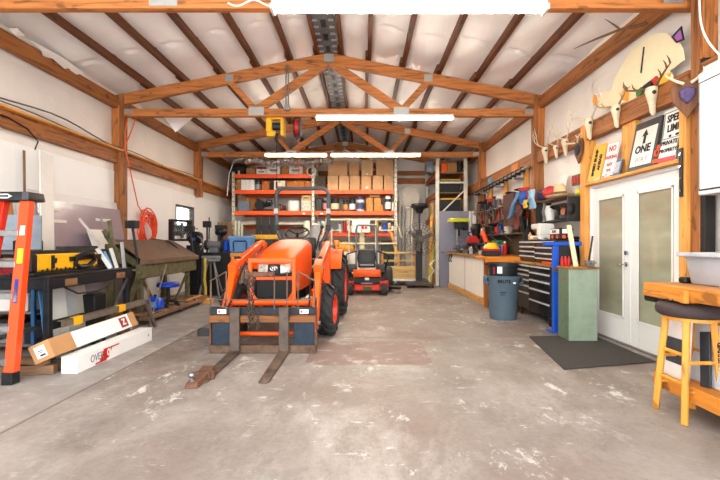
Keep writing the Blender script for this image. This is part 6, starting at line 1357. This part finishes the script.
t = sign('property_sign', 'black and white PRIVATE PROPERTY sign propped before the speed limit sign', 661, 678, 143, 3.12, .25, .26, 10, 2, M('D8D6D0', .4)); mb = MB(); mb.box(-.125, .125, -.002, 0, .0, .05); mb.obj('red_band', M('C23A44', .5), t); mb = MB(); mb.box(-.13, -.122, -.002, 0, .06, .25); mb.box(.122, .13, -.002, 0, .06, .25); mb.box(-.12, .12, -.002, 0, .245, .25); mb.obj('border', m_ink, t)
st(t, 'PRIVATE', .062, 0, .20, m_ink, bold=.002); st(t, 'PROPERTY', .052, 0, .12, m_ink, bold=.002)
t = sign('warning_sign', 'narrow orange and black sign between the framed sign and property sign', 655, 661, 146, 3.12, .12, .24, 14, 2, M('26221F', .5)); mb = MB(); mb.box(-.05, .05, -.002, 0, .02, .06); mb.ring((0, -.002, .13), .035, .012, 'y', 16, 5); mb.box(-.05, .05, -.003, 0, .18, .22); mb.obj('orange_marks', M('E2541E', .5), t)
# white plywood cutout on the wall above the girt
def PX(px, py, X): Y = X * F / (px - CX); return (Y, wz(py, Y))
t = thing('plywood_cutout', 'large cream plywood cutout with rounded outline mounted on the east wall', 'cutout', (3.20, 0, 0))
pts = [PX(*q, 3.20) for q in ((601, 110), (597, 101), (604, 91), (611, 90), (614, 80), (619, 70), (626, 57), (636, 45), (646, 37), (656, 33), (667, 33), (673, 38), (676, 36), (683, 50), (684, 60), (676, 66), (669, 71), (673, 76), (660, 84), (643, 92), (632, 101))]
mb = MB(); mb.prism(pts, 'x', 0, .015); mb.obj('board', M('EADDB9', .5, 0, .05, 5), t, .003)
mb = MB(); a, b = PX(643.5, 47, 3.19), PX(640.5, 73, 3.19); mb.beam((-.004, *a), (-.004, *b), .014, .012, (1, 0, 0)); mb.obj('slot', m_ink, t)
for nm, c, pg in (('yellow_patch', 'EDBB2A', ((657, 81), (661, 75), (670, 73), (672, 78), (666, 83), (658, 85))), ('red_patch', 'C22C22', ((651, 80), (656, 76), (659, 80), (656, 86), (651, 86))), ('black_patch', '26241F', ((643, 86), (651, 80), (655, 86), (647, 91), (641, 92))), ('green_patch', '3E8A3A', ((636, 92), (641, 87), (644, 91), (637, 98))), ('orange_patch', 'EFA32A', ((622, 92), (626, 87), (628, 95), (627, 101), (622, 100))), ('orange_patch', 'EFA32A', ((592.5, 102), (594, 95), (597.5, 97), (598, 103), (594, 105)))):
    mb = MB(); mb.prism([PX(*q, 3.185) for q in pg], 'x', -.018, 0); mb.obj(nm, M(c, .5), t)
t2 = thing('purple_cutout', 'purple and green painted wooden triangle beside the post above the cream cutout', 'cutout', (3.16, 0, 0)); mb = MB(); mb.prism([PX(*q, 3.16) for q in ((671, 37), (681, 26), (683.5, 40), (676, 43))], 'x', 0, .012); mb.obj('board', M('2E2A30', .5), t2); mb = MB(); mb.prism([PX(*q, 3.155) for q in ((674, 37), (680, 30), (682, 39), (677, 41))], 'x', -.006, 0); mb.obj('purple_face', M('A86AB0', .5), t2)
# antler mounts along the girt
m_bone = M('D9CBB0', .6, 0, .12, 14); m_antler = M('B59C76', .55, 0, .25, 12); m_antd = M('7A5A3A', .55, 0, .3, 12)
def skull(px, py, label, s=1.0, X=3.2, am=None, spread=1.0, up=1.0, plaque=False, pts_=3, rz=-90):
    Y = X * F / (px - CX); z = wz(py, Y); t = thing('hanging_antler_mount', label, 'antlers', (X, Y, z), rz, 'antler mounts along the girt'); s *= .74 if not plaque else .9   # local -y faces the room
    if not plaque:
        mb = MB(); rings = []
        for q, w, d, dz in ((0, .05, .03, .13), (.15, .075, .06, .12), (.35, .08, .075, .07), (.5, .052, .065, 0), (.7, .03, .045, -.10), (.9, .026, .036, -.20), (1, .016, .02, -.235)):
            rings.append([(w * s * math.cos(a), (-.05 - d * .5 + d * math.sin(a)) * s, dz * s) for a in [2 * math.pi * k / 12 for k in range(12)]])
        mb.loft(rings); mb.obj('skull', m_bone, t)
        mb = MB()
        for q in (-1, 1): mb.ball((q * .062 * s, -.092 * s, .045 * s), .028 * s, 10, 6, (.7, 1, 1))
        mb.obj('eye_sockets', M('4A3B2C', .8), t)
    else:
        mb = MB(); mb.prism([(0, -.24 * s), (.13 * s, -.05 * s), (.15 * s, .1 * s), (.1 * s, .19 * s), (0, .16 * s), (-.1 * s, .19 * s), (-.15 * s, .1 * s), (-.13 * s, -.05 * s)], 'y', -.03, 0); mb.obj('plaque', WOOD('7A5032', 'z', .6), t, .006)
        mb = MB(); mb.prism([(0, -.1 * s), (.065 * s, -.02 * s), (.07 * s, .06 * s), (0, .09 * s), (-.07 * s, .06 * s), (-.065 * s, -.02 * s)], 'y', -.055, -.03); mb.obj('velvet_shield', M('5E4E72' if s > .88 else '3A3A4A', .8, 0, .3, 30), t, .01)
    for q in (-1, 1):
        mb = MB(); b = Vector((q * .035 * s, -.06 * s, .12 * s)); main = [b]
        for k in range(1, 8):
            u = k / 7; main.append(b + Vector((q * spread * s * (.30 * math.sin(u * 2.0)), -.10 * s * math.sin(u * 2.6), up * s * (.10 * math.sin(u * 2.2) + .16 * u * u))))
        mb.tube(main, [.017 * s * (1 - .75 * k / 7) for k in range(8)], 7)
        for k in range(pts_):
            c = main[2 + k * 2 if 2 + k * 2 < 8 else 7]; mb.tube([c, c + Vector((q * .02 * s, -.03 * s, .07 * s * up)), c + Vector((q * .01 * s, -.05 * s, .14 * s * up))], [.011 * s, .009 * s, .003 * s], 6)
        mb.obj('antler', am or m_antler, t)
skull(658, 97, 'deer skull with dark branching antlers under the yellow painted patch', 1.15, am=m_antd, spread=1.25, up=.65, pts_=3)
skull(621, 113, 'deer skull with pale antlers between two pine studs', 1.05, am=m_antler, spread=1.2, up=.6, pts_=2)
skull(593.5, 126, 'deer skull with wide pale antlers above the yellow road sign stud', 1.1, am=m_bone, spread=1.5, up=1.0)
skull(569, 145, 'deer skull with pale antlers beside the small dark shield plaque', 1.0, am=m_bone, spread=1.2, up=1.3)
skull(549, 153, 'deer skull with pale branching antlers next to the truss post', 1.05, am=m_bone, spread=1.3, up=1.4, pts_=4)
skull(559, 150, 'small pale antler skull between two larger antler skulls', .8, am=m_bone, spread=1.1, up=1.2, pts_=2)
skull(687.5, 96, 'heart shaped wood plaque with purple shield and small antlers on the post', 1.0, X=3.09, am=m_bone, spread=.5, up=.5, plaque=True, pts_=1, rz=-38)
skull(580, 150, 'small wood plaque with dark shield beside the pine stud', .95, X=3.14, am=m_bone, spread=.9, up=.4, plaque=True, pts_=1)
mb = MB(); mb.tube([(3.2, 4.75, 3.74), (3.05, 5.0, 3.80), (2.9, 5.3, 3.82), (2.75, 5.5, 3.80)], [.02, .016, .012, .004], 6); mb.tube([(3.05, 5.0, 3.80), (2.98, 5.05, 3.9), (2.9, 5.05, 3.95)], [.012, .009, .003], 6); mb.tube([(3.14, 4.95, 3.72), (3.0, 5.2, 3.66), (2.86, 5.45, 3.62)], [.014, .01, .003], 6)
tag(mb.obj('dry_branch', m_antd, None), 'dark dry branch resting on the east eave beam near the ceiling', 'branch')
# electrical cabinet and its pipes
t = thing('electric_cabinet', 'white electric cabinet with black door line on the wall by the bench', 'cabinet', (3.085, 3.32, 1.70))
mb = MB(); mb.box(0, .215, -.5, .56, 0, 1.12); mb.obj('case', M('ECEBE7', .4, 0, .03, 4), t, .008)
mb = MB(); mb.box(-.012, 0, -.5, .53, .05, 1.02); dd = mb.obj('door', M('EFEEEA', .35, 0, .03, 4), t, .004)
mb = MB()
for b in ((.53, .54, .05, 1.02), (-.5, .54, 1.02, 1.03), (-.5, .54, .038, .05)): mb.box(-.008, .0, *b)
mb.obj('door_gap', m_ink, t)
mb = MB(); mb.cyl((.06, .35, 1.12), (.06, .35, 1.22), .04); mb.box(.0, .12, .25, .5, 1.12, 1.16); mb.obj('top_fitting', m_white, t, .004)
mb = MB(); mb.cyl((3.2, 3.72, 2.92), (3.2, 3.72, 3.9), .03); tag(mb.obj('mounted_conduit_pipe', m_steel, None), 'grey conduit pipe rising from the electric cabinet to the roof', 'pipe')
mb = MB(); mb.cyl((3.2, 3.5, .952), (3.2, 3.5, 1.70), .028); tag(mb.obj('mounted_conduit_pipe', m_white, None), 'white conduit pipe dropping from the electric cabinet to the bench', 'pipe')
mb = MB(); mb.tube([(3.13 - .08 * math.sin(k * math.pi / 14), 3.95 - .02 * k - .03 * math.sin(k * .45), 3.75 - .87 * k / 14) for k in range(15)], .009, 6); tag(mb.obj('white_cable', m_white, None), 'white cable looping down into the electric cabinet top', 'cable')
mb = MB(); mb.box(3.2, 3.3, 3.94, 4.045, 0, 3.7); struct('trim_dark_stud', mb, M('2E2A28', .7), bevel=.004)
mb = MB(); mb.box(3.2, 3.3, 3.62, 3.68, .0, 1.69); struct('trim_dark_stud', mb, M('3A2A22', .7), bevel=.004)
# black mat
mb = MB(); mb.hexa([(1.98, 4.16, .003), (3.08, 4.42, .003), (3.10, 5.68, .003), (2.2, 5.60, .003), (1.985, 4.165, .014), (3.075, 4.425, .014), (3.095, 5.675, .014), (2.205, 5.595, .014)]); tag(mb.obj('floor_mat', M('4A4642', .95, 0, .25, 60, .4), None), 'dark grey floor mat before the white glazed doors', 'mat')
# pine bench, its contents, the stool
Pb = thing('pine_bench', 'orange pine workbench with thick edge boards under the electric cabinet', 'workbench', (2.28, 2.2, 0))
m_pb = WOOD('CE8A3C', 'y', .7); m_pbz = WOOD('CE8A3C', 'z', .7)
mb = MB(); mb.box(0, .93, -1.2, 1.16, .905, .95); mb.obj('top', WOOD('B9824A', 'y', .75), Pb, .004)
mb = MB(); mb.box(-.045, .0, -1.2, 1.16, .86, .948); mb.obj('edge_board', m_pb, Pb, .005)
mb = MB(); mb.box(-.075, -.046, .72, 1.12, .85, .89); mb.box(-.085, -.046, .68, .73, .846, .935); mb.box(-.0, .1, .72, 1.12, .84, .9); mb.obj('vise_jaw', m_pb, Pb, .005)
mb = MB(); mb.ball((-.076, .85, .85), .012, sc=(.3, 1.4, 1)); mb.ball((-.076, .80, .852), .01, sc=(.3, 1.2, 1)); mb.obj('knot', M('4A2A18', .7), Pb)
for y in (-1.1, 1.02):
    for x in (.5, .84): mb = MB(); mb.box(x - .045, x + .045, y - .045, y + .045, 0, .905); mb.obj('leg', m_pbz, Pb, .004)
mb = MB(); mb.box(.02, .055, -1.2, 1.14, .14, .25); mb.box(.055, .9, -1.2, 1.14, .2, .24); mb.obj('lower_shelf', m_pb, Pb, .004)
crate('plastic_tray', 'black plastic tray hung under the end of the pine bench', 'tray', (2.33, 3.255, .805), .2, .2, .095, m_black)
for k, (x, y0, y1, h, c, lab) in enumerate(((2.35, 3.06, 3.32, .55, 'E8E6E2', 'white window sash standing at the end of the bench lower shelf'), (2.46, 2.85, 3.2, .44, 'D4D6D8', 'pale panel standing second on the bench lower shelf'), (2.56, 2.5, 2.98, .46, 'E9E7E2', 'white panel standing behind the stool on the lower shelf'), (2.5, 2.05, 2.78, .34, '2E8FC0', 'bright blue panel standing low behind the stool'))):
    t = thing('leaning_board', lab, 'panel', (x, (y0 + y1) / 2, .241), 0, 'panels under the pine bench'); w = (y1 - y0) / 2; mb = MB(); mb.hexa([(0, -w, 0), (.025, -w, 0), (.025, w, 0), (0, w, 0), (.03, -w, h), (.055, -w, h), (.055, w, h), (.03, w, h)]); mb.obj('panel', M(c, .4, 0, .06, 5), t, .003)
    if k == 0: mb = MB(); mb.box(.006, .012, -w * .7, w * .7, .08, h * .55); mb.obj('pane', M('4A5056', .2), t)
t = crate('printed_carton', 'white carton with dark red stripes behind the stool legs', 'carton', (2.66, 2.62, .241), .12, .3, .56, m_paper, bev=.004)
mb = MB(); mb.box(-.062, -.06, -.15, .15, .40, .42); mb.box(-.06, .06, -.153, -.15, .40, .42); mb.obj('red_stripe', M('8A2A30', .5), t); mb = MB(); mb.box(-.062, -.06, -.15, .15, .33, .345); mb.box(-.06, .06, -.153, -.15, .33, .345); mb.obj('grey_stripe', M('5A5E64', .5), t)
board('dark_board', 'dark board leaning with the panels at the shelf end', 'board', (2.41, 2.96, .245), (2.47, 3.04, .62), .09, .015, M('3A3E44', .5), up=(1, 0, 0))
So = thing('bar_stool', 'pine bar stool with round dark brown padded seat', 'stool', (2.385, 3.06, 0), 0)
m_so = WOOD('DFA046', 'z', .78, .45)
mb = MB(); mb.lathe([(.0, .735), (.195, .735), (.215, .75), (.222, .78), (.215, .81), (.19, .83), (.1, .84), (0, .842)], n=40); mb.obj('seat', M('4A3D3C', .8, 0, .15, 30, .15), So, smooth=60)
mb = MB(); mb.cyl((0, 0, .71), (0, 0, .735), .18, n=28); mb.obj('seat_base', m_so, So)
legs = []
for sx in (-1, 1):
    for sy in (-1, 1):
        a, b = Vector((sx * .142 - .018, sy * .145, 0)), Vector((sx * .094 - .018, sy * .1, .73)); legs.append((sx, sy)); mb = MB(); mb.beam(a, b, .042, .042, (sx, -sy, 0)); mb.obj('leg', m_so, So, .006)
def lp(sx, sy, z): f = z / .73; r = .142 - .048 * f; return Vector((sx * r - .018, sy * r, z))
for z1, z2 in ((.22, .27), (.42, .47)):
    for s in (-1, 1):
        mb = MB(); mb.cyl(lp(-1, s, z1), lp(1, s, z1), .013, n=10); mb.obj('rung', m_so, So); mb = MB(); mb.cyl(lp(s, -1, z2), lp(s, 1, z2), .013, n=10); mb.obj('rung', m_so, So)
lg = Matrix.Translation(lp(1, -1, .46) + Vector((.0, -.027, 0))) @ Matrix.Rotation(R(-3.8), 4, 'Y') @ FRONT @ RZ(-90)
text('GARRISON', .045, m_ink, So, lg, bold=.002, sx=1.0)
t = thing('grey_bin', 'grey plastic bin standing on the pine bench', 'bin', (2.72, 3.08, .951), 6)
mb = MB(); mb.hexa([(-.23, -.13, 0), (.26, -.13, 0), (.26, .13, 0), (-.23, .13, 0), (-.27, -.15, .22), (.3, -.15, .22), (.3, .15, .22), (-.27, .15, .22)]); mb.obj('body', M('A9AAAC', .45, 0, .06), t, .015, 2)
mb = MB()
for b in ((-.31, .34, -.18, -.14), (-.31, .34, .14, .18), (-.31, -.26, -.14, .14), (.29, .34, -.14, .14)): mb.box(*b, .21, .24)
mb.obj('rim', M('B5B6B8', .45), t, .005)
mb = MB(); mb.tube([(.08, -.165, .19), (.09, -.165, .15), (.085, -.155, .06)], .005, 5); mb.obj('crack_line', m_blacksteel, t)
crate('charger', 'small black charger lying on the pine bench by the grey bin', 'charger', (2.53, 3.27, .951), .12, .08, .045, m_black)
mb = MB(); mb.cyl((2.86, 3.02, .952), (2.86, 3.02, 1.0), .03); tag(mb.obj('green_cap', M('1E7A4E', .4), None), 'green cap standing inside the grey bin', 'cap')
bpy.data.objects.remove(bpy.data.objects['green_cap'])
# ------------------------------------------------------------------ lamps, daylight, camera
def fixture(x0, x1, y, z, label, s):
    t = thing('ceiling_light', label, 'light', ((x0 + x1) / 2, y, z)); h = (x1 - x0) / 2
    mb = MB(); mb.hexa([(-h, -.065, .018), (h, -.065, .018), (h, .065, .018), (-h, .065, .018), (-h, -.05, .06), (h, -.05, .06), (h, .05, .06), (-h, .05, .06)]); mb.obj('housing', m_white, t, smooth=0)
    for yy in (-.04, .04):
        mb = MB(); mb.tube([(-h + .03, yy, -.005), (h - .03, yy, -.005)], .016, 8); mb.obj('tube', EMIT('FFF6E8', s), t)
    for e in (-1, 1): mb = MB(); mb.box(e * h - .015, e * h + .015, -.07, .07, -.035, .02); mb.obj('end_cap', M('D8D4CA', .5), t, .003)
LS = 70
fixture(-.88, 1.75, 4.05, 3.52, 'long double tube ceiling light on the nearest cross beam', LS)
fixture(-.87, 1.62, 7.67, 3.53, 'long double tube light on the beam behind the yellow hoist', LS)
fixture(-.90, 1.53, 11.38, 3.625, 'long double tube light over the brown cartons', LS * 1.5)
fixture(-2.68, -1.0, 11.38, 3.625, 'shorter double tube light beside the foil duct', LS * 1.5)
w = bpy.data.worlds.new('daylight'); bpy.context.scene.world = w; w.use_nodes = True
bg = w.node_tree.nodes['Background']; bg.inputs['Color'].default_value = (.93, .97, 1.0, 1); bg.inputs['Strength'].default_value = 4.2
sc = bpy.context.scene
cam = bpy.data.cameras.new('camera'); co = bpy.data.objects.new('camera', cam); COL.objects.link(co)
co.location = (0, 0, EYE); co.rotation_euler = (R(90), 0, 0)
cam.sensor_width = 36; cam.lens = F / 720 * 36; cam.shift_x = -(CX - 360) / 720; cam.shift_y = (CY - 240) / 720; cam.clip_start = .05
sc.camera = co
sc.view_settings.view_transform = 'Standard'; sc.view_settings.look = 'None'; sc.view_settings.gamma = 1; sc.view_settings.use_curve_mapping = False
sc.view_settings.exposure = 0.58
sc.cycles.use_denoising = True
sc.cycles.max_bounces = 10; sc.cycles.diffuse_bounces = 6
